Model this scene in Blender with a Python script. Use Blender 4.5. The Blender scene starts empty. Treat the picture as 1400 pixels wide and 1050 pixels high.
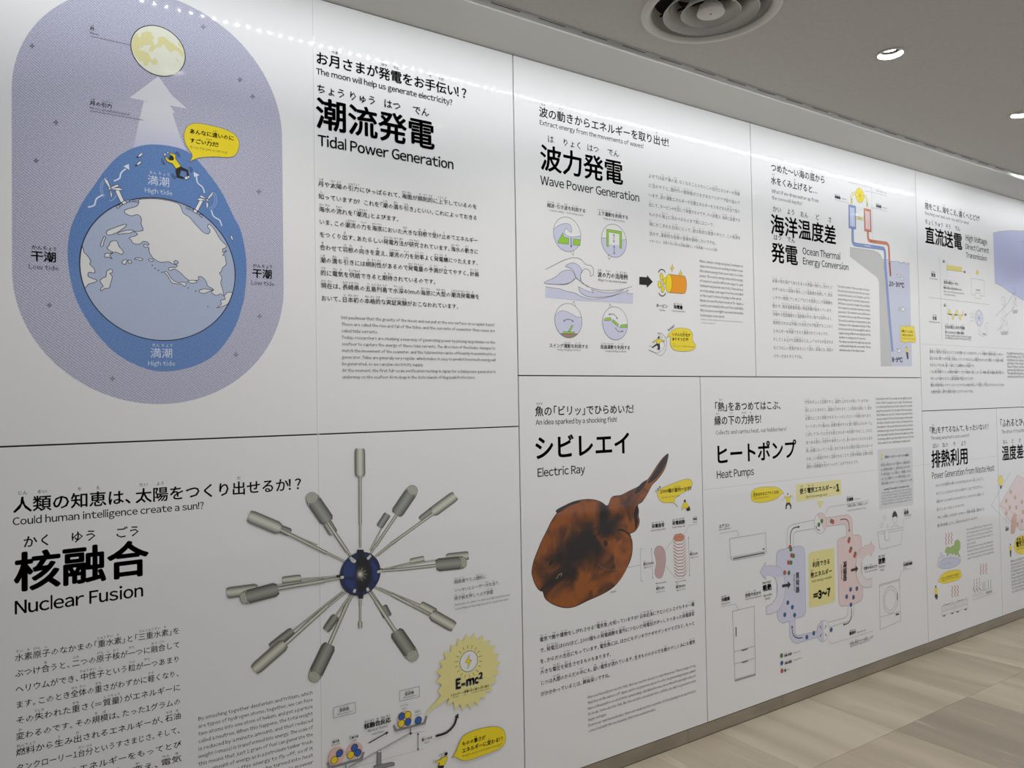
import bpy, math, random
import numpy as np
from mathutils import Matrix, Vector
from mathutils.geometry import tessellate_polygon

# ------------------------------------------------------------------ camera, world, lights, exposure
S = 2.2                      # metres per survey unit (the camera stands 1 unit from the wall)
CAMZ = .6312 * S             # eye height over the floor
FL, YAW, PITCH, ROLL = 1045.05, .590713, .022077, -.016852
SC = bpy.context.scene
COL = SC.collection
cy_, sy_, cp_, sp_ = math.cos(YAW), math.sin(YAW), math.cos(PITCH), math.sin(PITCH)
cr_, sr_ = math.cos(ROLL), math.sin(ROLL)
F0 = np.array([sy_ * cp_, sp_, cy_ * cp_]); R0 = np.array([cy_, 0, -sy_]); U0 = np.array([-sy_ * sp_, cp_, -cy_ * sp_])
RR = cr_ * R0 + sr_ * U0; UU = -sr_ * R0 + cr_ * U0


def wv(a):                   # survey axes (along wall, up, into wall) -> world (x, z, y)
    return Vector((a[0], a[2], a[1]))


cd = bpy.data.cameras.new('camera'); cam = bpy.data.objects.new('camera', cd); COL.objects.link(cam)
cd.sensor_fit = 'HORIZONTAL'; cd.sensor_width = 36; cd.lens = 36 * FL / 1400; cd.clip_start = .02
r_, u_, b_ = wv(RR), wv(UU), -wv(F0)
cam.matrix_world = Matrix(((r_.x, u_.x, b_.x, 0), (r_.y, u_.y, b_.y, -S), (r_.z, u_.z, b_.z, CAMZ), (0, 0, 0, 1)))
SC.camera = cam
wd = bpy.data.worlds.new('world'); SC.world = wd; wd.use_nodes = True
wd.node_tree.nodes['Background'].inputs[0].default_value = (.86, .9, 1, 1)
WORLD, LED_E, LINE_E, DOWN_E = 1.0, 900, 20, 2900
wd.node_tree.nodes['Background'].inputs[1].default_value = WORLD
SC.view_settings.view_transform = 'Standard'; SC.view_settings.look = 'None'
SC.view_settings.exposure = .1; SC.view_settings.gamma = 1; SC.view_settings.use_curve_mapping = False


def X(u): return u * S
def Z(v): return v * S + CAMZ


# ------------------------------------------------------------------ materials
MATS = {}


def lin(h):
    h = h.lstrip('#'); o = []
    for i in (0, 2, 4):
        c = int(h[i:i + 2], 16) / 255
        o.append(c / 12.92 if c <= .04045 else ((c + .055) / 1.055) ** 2.4)
    return (*o, 1)


def mat(name, col, rough=.5, spec=.5, emit=None, metal=0):
    if name in MATS: return MATS[name]
    m = bpy.data.materials.new(name); m.use_nodes = True
    b = m.node_tree.nodes['Principled BSDF']
    c = lin(col) if isinstance(col, str) else (*col, 1)
    b.inputs['Base Color'].default_value = c; b.inputs['Roughness'].default_value = rough
    b.inputs['Metallic'].default_value = metal
    b.inputs['Specular IOR Level'].default_value = spec
    if emit: b.inputs['Emission Color'].default_value = (*emit[1], 1); b.inputs['Emission Strength'].default_value = emit[0]
    MATS[name] = m; return m


def noisy(name, c1, c2, scale, rough, stretch=(1, 1, 1), lo=.35, hi=.65, bump=0, detail=6, spec=.5, dist=0):
    m = mat(name, c1, rough, spec); nt = m.node_tree; b = nt.nodes['Principled BSDF']
    tc = nt.nodes.new('ShaderNodeTexCoord'); mp = nt.nodes.new('ShaderNodeMapping'); nz = nt.nodes.new('ShaderNodeTexNoise')
    cr = nt.nodes.new('ShaderNodeValToRGB'); mp.inputs['Scale'].default_value = stretch
    nz.inputs['Scale'].default_value = scale; nz.inputs['Detail'].default_value = detail; nz.inputs['Distortion'].default_value = dist
    nt.links.new(tc.outputs['Object'], mp.inputs[0]); nt.links.new(mp.outputs[0], nz.inputs[0])
    nt.links.new(nz.outputs[0], cr.inputs[0]); nt.links.new(cr.outputs[0], b.inputs['Base Color'])
    cr.color_ramp.elements[0].position = lo; cr.color_ramp.elements[1].position = hi
    cr.color_ramp.elements[0].color = lin(c1); cr.color_ramp.elements[1].color = lin(c2)
    if bump:
        bp = nt.nodes.new('ShaderNodeBump'); bp.inputs['Strength'].default_value = bump; bp.inputs['Distance'].default_value = .002
        nt.links.new(nz.outputs[0], bp.inputs['Height']); nt.links.new(bp.outputs[0], b.inputs['Normal'])
    return m


PR = .04                    # gloss of the laminated print
BOARD = mat('white_laminate', '#E9E9E7', PR)


def glossy(m):               # laminated: soft sheen below, a thin clear film on top
    b = m.node_tree.nodes['Principled BSDF']; b.inputs['Roughness'].default_value = .42; b.inputs['Specular IOR Level'].default_value = .35
    b.inputs['Coat Weight'].default_value = .45; b.inputs['Coat Roughness'].default_value = .045; return m


glossy(BOARD)
SATIN = glossy(mat('satin_laminate', '#E9E9E7', PR)); SATIN.node_tree.nodes['Principled BSDF'].inputs['Coat Roughness'].default_value = .3


def ink(h):
    return glossy(mat('ink_' + h.lstrip('#').lower(), h, PR))


BLK, GRY, WHT = ink('#0B0B0C'), ink('#6E6E70'), ink('#E9E9E7')
LAV, BLU, SEA = ink('#BEC1DB'), ink('#5C86C6'), ink('#A9B8D9')
YEL, YEP, PNK = ink('#F0D810'), ink('#E8DE94'), ink('#E6B5A8')
DARKL = ink('#2E2E30')
# the lavender and the blues are printed as a fine halftone
for m_, a_, b2_ in ((LAV, '#B8B9CE', '#CFD0DD'), (BLU, '#567CB6', '#6489BF'), (SEA, '#A8B4CE', '#AFBAD2')):
    nt_ = m_.node_tree; bs_ = nt_.nodes['Principled BSDF']
    t_ = nt_.nodes.new('ShaderNodeTexCoord'); n_ = nt_.nodes.new('ShaderNodeTexNoise'); c_ = nt_.nodes.new('ShaderNodeValToRGB')
    n_.inputs['Scale'].default_value = 260; n_.inputs['Detail'].default_value = 2
    nt_.links.new(t_.outputs['Object'], n_.inputs[0]); nt_.links.new(n_.outputs[0], c_.inputs[0]); nt_.links.new(c_.outputs[0], bs_.inputs['Base Color'])
    c_.color_ramp.elements[0].position = .38; c_.color_ramp.elements[1].position = .62
    c_.color_ramp.elements[0].color = lin(a_); c_.color_ramp.elements[1].color = lin(b2_)


# ------------------------------------------------------------------ object helpers
def link(name, me, parent=None, **kw):
    o = bpy.data.objects.new(name, me); COL.objects.link(o)
    if parent: o.parent = parent
    for k, v in kw.items(): o[k] = v
    return o


def empty(name, loc, **kw):
    o = link(name, None, **kw); o.location = loc; o.empty_display_size = .1; return o


def mesh(name, vs, fs, m, smooth=False):
    me = bpy.data.meshes.new(name); me.from_pydata([tuple(v) for v in vs], [], fs); me.materials.append(m)
    if smooth:
        for p in me.polygons: p.use_smooth = True
    me.update(); return me


BF = [(0, 1, 3, 2), (4, 6, 7, 5), (0, 4, 5, 1), (2, 3, 7, 6), (0, 2, 6, 4), (1, 5, 7, 3)]


def boxme(name, x0, x1, y0, y1, z0, z1, m, bevel=0):
    vs = [(x, y, z) for x in (x0, x1) for y in (y0, y1) for z in (z0, z1)]
    me = mesh(name, vs, BF, m)
    if bevel:
        import bmesh
        bm = bmesh.new(); bm.from_mesh(me)
        bmesh.ops.bevel(bm, geom=bm.edges[:], offset=bevel, segments=1, affect='EDGES')
        bm.to_mesh(me); bm.free()
    return me


def lathe(name, prof, m, n=48, smooth=True, mats=None):   # prof: (r, z) list
    vs, fs = [], []
    for r, z in prof:
        for i in range(n):
            a = 2 * math.pi * i / n; vs.append((r * math.cos(a), r * math.sin(a), z))
    for k in range(len(prof) - 1):
        for i in range(n):
            j = (i + 1) % n; fs.append((k * n + i, k * n + j, (k + 1) * n + j, (k + 1) * n + i))
    me = mesh(name, vs, fs, m, smooth)
    return me


# ------------------------------------------------------------------ survey of the wall: where a point of the photograph lies on the wall plane
FRM = [0, 0, 1]


def FR(x0, y0, s): FRM[:] = [x0, y0, s]


def W(x, y):
    px, py = FRM[0] + x / FRM[2], FRM[1] + y / FRM[2]
    a, b = (px - 700) / FL, -(py - 525) / FL
    d = a * RR + b * UU + F0
    return (d[0] / d[2] * S, d[1] / d[2] * S + CAMZ)


def smooth(pts, closed=True, n=5):
    out = []; N = len(pts)
    for i in range(N if closed else N - 1):
        if closed: p = [pts[(i + k) % N] for k in (-1, 0, 1, 2)]
        else: p = [pts[max(0, min(N - 1, i + k))] for k in (-1, 0, 1, 2)]
        for j in range(n):
            t = j / n
            out.append(tuple(.5 * (2 * p[1][c] + (p[2][c] - p[0][c]) * t + (2 * p[0][c] - 5 * p[1][c] + 4 * p[2][c] - p[3][c]) * t * t
                                   + (3 * p[1][c] - p[0][c] - 3 * p[2][c] + p[3][c]) * t ** 3) for c in (0, 1)))
    if not closed: out.append(tuple(pts[-1]))
    return out


LAY = [0]


class Part:                  # one print element of a panel: collects flat pieces, each a hair proud of the last
    def __init__(s, name, parent, label=None):
        s.name, s.parent, s.label = name, parent, label
        s.vs, s.fs, s.mi, s.ms, s.n = [], [], [], [], 0
        s.o = bpy.data.objects.new(name, bpy.data.meshes.new(name))

    def y(s):
        LAY[0] += 1; return -.00004 - LAY[0] * .000005

    def m(s, m):
        if m not in s.ms: s.ms.append(m)
        return s.ms.index(m)

    def raw(s, pts, tris, m, y=None):      # pts in wall metres
        y = s.y() if y is None else y; k = s.m(m)
        a = np.empty((len(pts), 3)); p = np.asarray(pts, float); a[:, 0] = p[:, 0]; a[:, 1] = y; a[:, 2] = p[:, 1]
        s.vs.append(a); s.fs.append(np.asarray(tris, int) + s.n); s.mi.append(np.full(len(tris), k)); s.n += len(pts)

    def wpoly(s, P, m):
        t = tessellate_polygon([[Vector((a, b, 0)) for a, b in P]]); s.raw(P, t, m); return s

    def poly(s, pts, m): return s.wpoly([W(*p) for p in pts], m)

    def wline(s, P, w, m, closed=False):
        P = [P[i] for i in range(len(P)) if i == 0 or math.dist(P[i], P[i - 1]) > 1e-6]
        if closed and math.dist(P[0], P[-1]) < 1e-6: P = P[:-1]
        N = len(P)
        if N < 2: return s
        L = []
        for i in range(N):
            a = P[i - 1] if (i > 0 or closed) else P[i]; c = P[(i + 1) % N] if (i < N - 1 or closed) else P[i]
            def nn(p, q):
                dx, dy = q[0] - p[0], q[1] - p[1]; l = math.hypot(dx, dy)
                return (-dy / l, dx / l) if l > 1e-9 else None
            n1, n2 = nn(a, P[i]), nn(P[i], c); n1 = n1 or n2; n2 = n2 or n1
            nx, ny = n1[0] + n2[0], n1[1] + n2[1]; l = math.hypot(nx, ny)
            if l < .3: nx, ny, k = n1[0], n1[1], 1
            else: nx, ny = nx / l, ny / l; k = min(2, 1 / max(.3, nx * n1[0] + ny * n1[1]))
            L += [(P[i][0] + nx * k * w / 2, P[i][1] + ny * k * w / 2), (P[i][0] - nx * k * w / 2, P[i][1] - ny * k * w / 2)]
        T = []
        for i in range(N if closed else N - 1):
            a, b, c, d = 2 * i, 2 * i + 1, (2 * i + 2) % (2 * N), (2 * i + 3) % (2 * N); T += [(a, b, c), (b, d, c)]
        s.raw(L, T, m); return s

    def line(s, pts, w=.0015, m=None, closed=False): return s.wline([W(*p) for p in pts], w, m or BLK, closed)

    def shape(s, pts, fill, w=.0013, m=None, sm=0):
        if sm: pts = smooth(pts, True, sm)
        if fill: s.poly(pts, fill)
        if w: s.line(pts, w, m or DARKL, True)
        return s

    def circ(s, l, r, t, b, fill, w=.0013, m=None, n=48, a0=0, a1=360, k=1):   # true circle on the wall from its extreme points
        cu = (W(*l)[0] + W(*r)[0]) / 2; cv = (W(*t)[1] + W(*b)[1]) / 2
        R = ((W(*r)[0] - W(*l)[0]) + (W(*t)[1] - W(*b)[1])) / 4 * k
        P = [(cu + R * math.cos(math.radians(a0 + (a1 - a0) * i / n)), cv + R * math.sin(math.radians(a0 + (a1 - a0) * i / n))) for i in range(n)]
        if fill: s.wpoly(P, fill)
        if w: s.wline(P, w, m or DARKL, True)
        return cu, cv, R

    def dot(s, c, ry, fill, w=.0012, m=None, n=20):      # circle from its centre and its height in the frame
        cu, cv = W(*c); R = (W(c[0], c[1] - ry)[1] - W(c[0], c[1] + ry)[1]) / 2
        P = [(cu + R * math.cos(6.2832 * i / n), cv + R * math.sin(6.2832 * i / n)) for i in range(n)]
        if fill: s.wpoly(P, fill)
        if w: s.wline(P, w, m or DARKL, True)
        return s

    def arrow(s, pts, w, m, hw, hl):       # stroke ending in a head; hw, hl in metres
        P = [W(*p) for p in pts]; a, b = P[-2], P[-1]; dx, dy = b[0] - a[0], b[1] - a[1]; l = math.hypot(dx, dy); dx /= l; dy /= l
        c = (b[0] - dx * hl * .9, b[1] - dy * hl * .9)
        s.wline(P[:-1] + [c], w, m); s.wpoly([b, (b[0] - dx * hl - dy * hw, b[1] - dy * hl + dx * hw), (b[0] - dx * hl + dy * hw, b[1] - dy * hl - dx * hw)], m)
        return s

    # -------- text
    def rquad(s, q, r, m):       # quadrilateral with rounded corners, r as a share of the sides
        o = []
        for i in range(4):
            p, a, b = q[i], q[i - 1], q[(i + 1) % 4]; A = (p[0] + (a[0] - p[0]) * r, p[1] + (a[1] - p[1]) * r); d0 = math.dist(p, A); k = min(.5, d0 / max(1, math.dist(p, b)))
            B = (p[0] + (b[0] - p[0]) * k, p[1] + (b[1] - p[1]) * k)
            for j in range(6): t = j / 5; o.append(((1 - t) ** 2 * A[0] + 2 * t * (1 - t) * p[0] + t * t * B[0], (1 - t) ** 2 * A[1] + 2 * t * (1 - t) * p[1] + t * t * B[1]))
        return s.poly(o, m)

    def text(s, t, p0, p1, m=None, bold=0, res=1, ru=.42, ry=None, rot=False, out=None, jp=None):
        P0, P1 = W(*p0), W(*p1); isjp = any(ord(c) > 0x2e80 for c in t) if jp is None else jp
        runs = layout(t, bold, res); wd_ = runs['w']
        if wd_ <= 0: return s
        if rot:
            ang = math.atan2(P1[1] - P0[1], P1[0] - P0[0]); Lw = math.dist(P0, P1)
        else:
            ang = 0; Lw = P1[0] - P0[0]; P0 = (P0[0], (P0[1] + P1[1]) / 2)
        sx = Lw / wd_; sy = sx * (ry or (1 if isjp else 1.08))
        s.place(runs, P0, sx, sy, ang, m, isjp, ru, bold, res, out); return s

    def place(s, runs, P0, sx, sy, ang, m, isjp, ru, bold, res, out=None):
        ca, sa = math.cos(ang), math.sin(ang); lift = .1 * sy if isjp else 0
        y = s.y(); V, T, n = [], [], 0

        def put(g, gx, gy, kx, ky):
            nonlocal n
            if g[0] is None or not len(g[0]): return
            q = np.empty((len(g[0]), 2)); a = gx + g[0][:, 0] * kx; b = gy + g[0][:, 1] * ky + lift
            q[:, 0] = P0[0] + a * ca - b * sa; q[:, 1] = P0[1] + a * sa + b * ca
            V.append(q); T.append(g[1] + n); n += len(q)
        for g, x in runs['g']: put(g, x * sx, 0, sx, sy)
        if ru:
            for rd, a, b in runs['r']:
                k = ru; w = sum(EM for c in rd) * k
                if w > (b - a) * 1.12: kx = k * (b - a) * 1.12 / w; w = (b - a) * 1.12
                else: kx = k
                x = (a + b - w) / 2
                for c in rd:
                    put(glyph(c, bold * .5, 1), x * sx, .98 * EM * sy, kx * sx, k * sy); x += EM * kx
        if not V: return
        V = np.vstack(V); T = np.vstack(T)
        if out:                                       # outlined lettering: dark larger letters below
            s.raw(V, T, out, y)
        else: s.raw(V, T, m or BLK, y)

    def para(s, lines, a, b, r, m=None, bold=0, ru=.42, ry=None, rowv=None):
        A, B = W(*a), W(*b); u1 = W(*r)[0]; n = len(lines); full = []
        L = [layout(l.lstrip('~'), bold, 1) for l in lines]
        Lw = u1 - A[0]
        for l, q in zip(lines, L):
            if l[0] != '~' and q['w'] > 0: full.append(Lw / q['w'])
        isjp = any(ord(c) > 0x2e80 for c in ''.join(lines)); av = sum(full) / len(full); sy = av * (ry or (1 if isjp else 1.08))
        for i, (l, q) in enumerate(zip(lines, L)):
            t = i / max(1, n - 1); v = A[1] + (B[1] - A[1]) * t
            s.place(q, (A[0] + (B[0] - A[0]) * t, v), av if l[0] == '~' else Lw / q['w'], sy, 0, m, isjp, ru, bold, 1)
        return s

    def done(s):
        me = s.o.data
        if s.vs:
            V = np.vstack(s.vs); Fc = np.vstack(s.fs); MI = np.concatenate(s.mi)
            P0 = V.mean(0) if False else np.zeros(3)
            me.vertices.add(len(V)); me.vertices.foreach_set('co', (V - P0).ravel().astype(np.float32))
            a, b, c = V[Fc[:, 0]], V[Fc[:, 1]], V[Fc[:, 2]]
            cr = (b[:, 0] - a[:, 0]) * (c[:, 2] - a[:, 2]) - (b[:, 2] - a[:, 2]) * (c[:, 0] - a[:, 0])
            Fc = np.where((cr < 0)[:, None], Fc[:, ::-1], Fc)
            me.loops.add(Fc.size); me.loops.foreach_set('vertex_index', Fc.ravel().astype(np.int32))
            me.polygons.add(len(Fc)); me.polygons.foreach_set('loop_start', np.arange(0, Fc.size, 3, dtype=np.int32))
            me.polygons.foreach_set('loop_total', np.full(len(Fc), 3, np.int32)); me.polygons.foreach_set('material_index', MI.astype(np.int32))
            for m in s.ms: me.materials.append(m)
            me.update(); me.validate()
        COL.objects.link(s.o)
        if s.parent:
            s.o.parent = s.parent
            off = Vector((0, 0, 0)); p = s.parent
            while p: off += p.location; p = p.parent
            s.o.location = -off if s.parent.location.length > 0 or s.parent.parent else -off
        if s.label: s.o['label'] = s.label
        return s.o


GC = {}


def curve_mesh(body, bold, res):
    c = bpy.data.curves.new('t', 'FONT'); c.body = body; c.size = 1; c.resolution_u = res; c.offset = bold; c.fill_mode = 'FRONT' if hasattr(c, 'fill_mode') else c.fill_mode
    c.dimensions = '2D'; c.fill_mode = 'BOTH'
    o = bpy.data.objects.new('t', c); me = bpy.data.meshes.new_from_object(o)
    me.calc_loop_triangles(); n = len(me.vertices); co = np.empty(n * 3, np.float32); me.vertices.foreach_get('co', co)
    t = np.empty(len(me.loop_triangles) * 3, np.int32); me.loop_triangles.foreach_get('vertices', t)
    bpy.data.objects.remove(o); bpy.data.curves.remove(c); bpy.data.meshes.remove(me)
    return co.reshape(-1, 3)[:, :2].copy(), t.reshape(-1, 3).copy()


def adv_of(c):
    a, _ = curve_mesh(c + '|', 0, 1); b, _ = curve_mesh('|', 0, 1); return float(a[:, 0].max() - b[:, 0].max())


EM = adv_of('国')
ADV = {}
LSB = {}
for cs_, l_, r_ in (('bhkmnprBDEFHIKLMNPRiljfu', .078, .07), ('acdegoqsCGOQS0235689U4', .045, .05), ('vwxyzAVWXYZTtfJ7', .014, .014), ("1\"',.;:!()", .06, .06), ('=~+-?*/', .05, .05)):
    for c_ in cs_: LSB.setdefault(c_, (l_, r_))
for c_, v_ in {'d': (.045, .078), 'q': (.045, .078), 'g': (.04, .02), 'a': (.05, .075), 'u': (.075, .08), 'h': (.078, .075), 'k': (.08, .01), 'K': (.08, .01), 'r': (.08, .01), 'f': (.02, .005), 't': (.02, .02), 'L': (.08, .015), 'P': (.08, .03), 'R': (.08, .02),
               'E': (.08, .035), 'F': (.08, .02), 'j': (.0, .08), 'D': (.08, .045), 'B': (.08, .045), 'b': (.078, .045), 'p': (.078, .045), 'e': (.045, .045), 'M': (.08, .08), '.': (.06, .06), ',': (.04, .06)}.items(): LSB[c_] = v_


def glyph(c, bold, res):
    k = (c, round(bold, 4), res)
    if k not in GC:
        if c in ' 　': GC[k] = (None, None)
        else:
            la = ' ' < c < '\x7f'                        # latin letters: the wide-cell forms, set to their own widths
            co, t = curve_mesh(chr(ord(c) + 0xFEE0) if la else c, 0, res)
            if c in 'lI':
                h_ = curve_mesh('Ｈ' if c == 'I' else 'ｄ', 0, 1)[0][:, 1].max(); co = np.array([[0, 0], [.068 * EM, 0], [.068 * EM, h_], [0, h_]], np.float32); t = np.array([[0, 1, 2], [0, 2, 3]])
            if la:
                l_, r_ = LSB.get(c, (.05, .05)); l_ *= .72; r_ *= .72; x0 = co[:, 0].min(); co[:, 0] += l_ * EM - x0; ADV[c] = float(co[:, 0].max()) + r_ * EM
            if bold:                                   # heavier weight: the letter overprinted a little to every side
                V, T, n = [], [], 0
                for dx, dy in ((1, 0), (-1, 0), (0, .8), (0, -.8), (.7, .6), (-.7, .6), (.7, -.6), (-.7, -.6)):
                    V.append(co + np.array([dx, dy]) * bold); T.append(t + n); n += len(co)
                co, t = np.vstack(V), np.vstack(T)
            GC[k] = (co, t)
    return GC[k]


def advance(c):
    if c not in ADV:
        if c == ' ': ADV[c] = .25 * EM
        elif ' ' < c < '\x7f': glyph(c, 0, 1)
        else: ADV[c] = EM if ord(c) > 0x2e80 else adv_of(c)
    return ADV[c]


READ = {}
for w_ in ('月つき 太たい 陽よう 引いん 力りょく 海かい 面めん 規き 則そく 的てき 上じょう 下げ 知し 潮しお 満まん 水すい 流りゅう 底てい 大おお 羽は 根ね 受う 止と 出だ 発はつ 電でん 方ほう 法ほう 研けん 究きゅう 動うご 合あ 向む 変か 効こう 率りつ 機き '
           '性せい 量りょう 予よ 測そく 立た 計けい 画かく 気き 供きょう 給きゅう 期き 待たい 現げん 在ざい 長なが 崎さき 県けん 五ご 島とう 列れつ 深しん 型がた 日に 本ほん 初はつ 格かく 実じつ 証しょう 験けん 素そ 原げん 子し 重じゅう 三さん 二ふた 核かく 融ゆう 中ちゅう '
           '粒つぶ 全ぜん 体たい 軽かる 失うしな 質しつ 模ぼ 燃ねん 料りょう 生う 石せき 油ゆ 台だい 分ぶん 波なみ 返かえ 自し 然ぜん 活い 国こく 内ない 外がい 開かい 者しゃ 取と 組く 運うん 位い 置ち 回まわ 装そう 岸がん 設せつ 浮う 有ゆう 資し 源げん 革かく 新しん 技ぎ 術じゅつ '
           '登とう 場じょう 熱ねつ 表ひょう 光ひかり 温おん 度ど 差さ 利り 用よう 化か 物ぶっ 蒸じょう 洋よう 始はじ 沖おき 縄なわ 小お 笠がさ 諸しょ 天てん 候こう 左さ 右ゆう 枯こ 渇かつ 層そう 含ふく 話はなし 未み 敵てき 獲え 魚うお 近きん 一いっ 種しゅ 圧あつ 個こ 細さい 胞ぼう 直ちょく 柱ちゅう 器き 官かん '
           '人じん 間かん 弱よわ 興きょう 味み 空くう 逆ぎゃく 必ひつ 要よう 移い 強つよ 使つか 対たい 地ち 身み 再さい 可か 能のう 広ひろ 調ちょう 消しょう 費ひ 超ちょう 高こう 速そく 当あ 押お 魔ま 遠とお 加か 押お 線せん 送そう 交こう 排はい 工こう 夫ふう 捨す 湯ゆ 場ば 応おう 反はん 前まえ 後ご 越えつ 屈くっ 曲きょく 例れい 神しん 経けい 約やく 吸きゅう 放ほう 凝ぎょう 縮しゅく 冷れい 蔵ぞう 庫こ 媒ばい 液えき 洗せん 濯たく 乾かん 燥そう 給きゅう 膨ぼう 張ちょう 弁べん 類るい 恵え 手て 伝つだ 落お 来らい 増ふ 身み 得え 食た 換かん 思おも 使つか 特とく 便べん 届とど 利り 続つづ').split():
    READ[w_[0]] = w_[1:]


def layout(t, bold, res):
    """{kanji|kana} gives a reading of its own, a bare kanji takes the usual one; * in front of the text switches readings off."""
    G, R, x = [], [], 0.0; auto = True; i = 0
    if t.startswith('*'): auto = False; t = t[1:]
    prev = ''

    def one(c):
        nonlocal x
        if c in '「『（':
            G.append((glyph(c, bold, res), x - .46 * EM)); x += .54 * EM
        elif c in '、。」』），':
            G.append((glyph(c, bold, res), x)); x += (.62 if c in '、。' else .5) * EM
        elif c == '・': G.append((glyph(c, bold, res), x - .25 * EM)); x += .5 * EM
        elif c in '！？':
            G.append((glyph(c, bold, res), x - .2 * EM)); x += .6 * EM
        else: G.append((glyph(c, bold, res), x)); x += advance(c)
    while i < len(t):
        c = t[i]
        if c == '{':
            j = t.index('}', i); a, b = t[i + 1:j].split('|'); x0 = x
            for q in a: one(q)
            R.append((b, x0, x)); i = j + 1; continue
        x0 = x; one(c)
        if auto and c in READ: R.append((READ[c], x0, x))
        i += 1
    return {'g': G, 'r': R, 'w': x}

# fine slanted halftone lines over the lavender
nt_ = LAV.node_tree; bs_ = nt_.nodes['Principled BSDF']; src_ = bs_.inputs['Base Color'].links[0].from_socket
wt_ = nt_.nodes.new('ShaderNodeTexWave'); mp_ = nt_.nodes.new('ShaderNodeMapping'); tc_ = [n for n in nt_.nodes if n.type == 'TEX_COORD'][0]
mp_.inputs['Rotation'].default_value = (0, math.radians(52), 0); wt_.inputs['Scale'].default_value = 57; wt_.inputs['Distortion'].default_value = .6; wt_.inputs['Detail Scale'].default_value = 40
mx_ = nt_.nodes.new('ShaderNodeMixRGB'); mx_.blend_type = 'MULTIPLY'; mx_.inputs[2].default_value = lin('#D0CFD8')
nt_.links.new(tc_.outputs['Object'], mp_.inputs[0]); nt_.links.new(mp_.outputs[0], wt_.inputs[0]); nt_.links.new(wt_.outputs['Fac'], mx_.inputs[0])
nt_.links.new(src_, mx_.inputs[1]); nt_.links.new(mx_.outputs[0], bs_.inputs['Base Color'])


# ------------------------------------------------------------------ the room
UB, UC, UD, UE, UF = .6828, 1.2603, 1.0982, 1.8814, 2.2629
VT, VH1, VH2, VH3, VBT, VF = .5540, -.0406, .0399, -.0421, -.6071, -.6312
HC = .5495                    # ceiling of the room, a little below the soffit
XL, XR = X(-1.2), X(4.2)
YB = -5.2
GROUT = mat('floor_joint', '#857B6A', .8)
CEIL = noisy('ceiling_paint', '#B9B5AF', '#BEBAB4', 60, .75, bump=.02)
SOFF = mat('soffit_paint', '#CFCEC8', .6)
ALU = mat('pale_aluminium', '#A8A6A0', .45, metal=0)
DARK = mat('dark_gap', '#0C0B0B', .8)
BASE = noisy('baseboard_stone', '#857B6A', '#948A78', 5, .35, (1, 1, 3), bump=.02)
BACK = mat('joint_backing', '#3A3A3A', .8)

o = link('floor', boxme('floor', XL, XR, YB, .05, -.06, -.008, GROUT), kind='structure')
floor = o
# stone tiles: long rows along the wall, joints staggered; alike tiles share a mesh
rnd = random.Random(4)
TM = []
for k, (a, b) in enumerate((('#A89C88', '#BBB09C'), ('#9F937F', '#B3A793'), ('#8B8070', '#9B907E'), ('#A19581', '#B9AE9A'))):
    m = noisy('floor_stone' + '_pale' * (k != 2) + '_' + 'abcd'[k], a, b, 1.6, .42, (3.4, .5, 1), .36, .66, bump=.05, detail=9, dist=.6)
    nt = m.node_tree; bs = nt.nodes['Principled BSDF']; cr = [n for n in nt.nodes if n.type == 'VALTORGB'][0]
    n2 = nt.nodes.new('ShaderNodeTexNoise'); n2.inputs['Scale'].default_value = 3.1; n2.inputs['Detail'].default_value = 10; n2.inputs['Distortion'].default_value = 1.2
    mp2 = nt.nodes.new('ShaderNodeMapping'); mp2.inputs['Scale'].default_value = (7, .8, 1); mp2.inputs['Rotation'].default_value = (0, 0, .12)
    tc = [n for n in nt.nodes if n.type == 'TEX_COORD'][0]; cr2 = nt.nodes.new('ShaderNodeValToRGB'); mx = nt.nodes.new('ShaderNodeMixRGB')
    cr2.color_ramp.elements[0].position = .60; cr2.color_ramp.elements[1].position = .78; cr2.color_ramp.elements[1].color = (.75, .75, .75, 1)
    gp = nt.nodes.new('ShaderNodeNewGeometry'); oi = nt.nodes.new('ShaderNodeObjectInfo'); va = nt.nodes.new('ShaderNodeVectorMath'); va.operation = 'MULTIPLY_ADD'
    va.inputs[1].default_value = (40, 40, 40); nt.links.new(oi.outputs['Random'], va.inputs[0]); nt.links.new(gp.outputs['Position'], va.inputs[2])
    mp1 = [n for n in nt.nodes if n.type == 'MAPPING' and n is not mp2][0]; nt.links.new(va.outputs[0], mp1.inputs[0])
    nt.links.new(va.outputs[0], mp2.inputs[0]); nt.links.new(mp2.outputs[0], n2.inputs[0]); nt.links.new(n2.outputs[0], cr2.inputs[0])
    nt.links.new(cr2.outputs[0], mx.inputs[0]); nt.links.new(cr.outputs[0], mx.inputs[1]); mx.inputs[2].default_value = lin('#CFC6B2')
    nt.links.new(mx.outputs[0], bs.inputs['Base Color']); TM.append(m)
TL = .2718 * S
rows = [(0.0, -.1895 * S, 1.6705)] + [(-(.1895 + .2718 * k) * S, -(.1895 + .2718 * (k + 1)) * S, 1.6705 + (0, .0)[k % 2]) for k in range(7)]
tcache = {}
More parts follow.
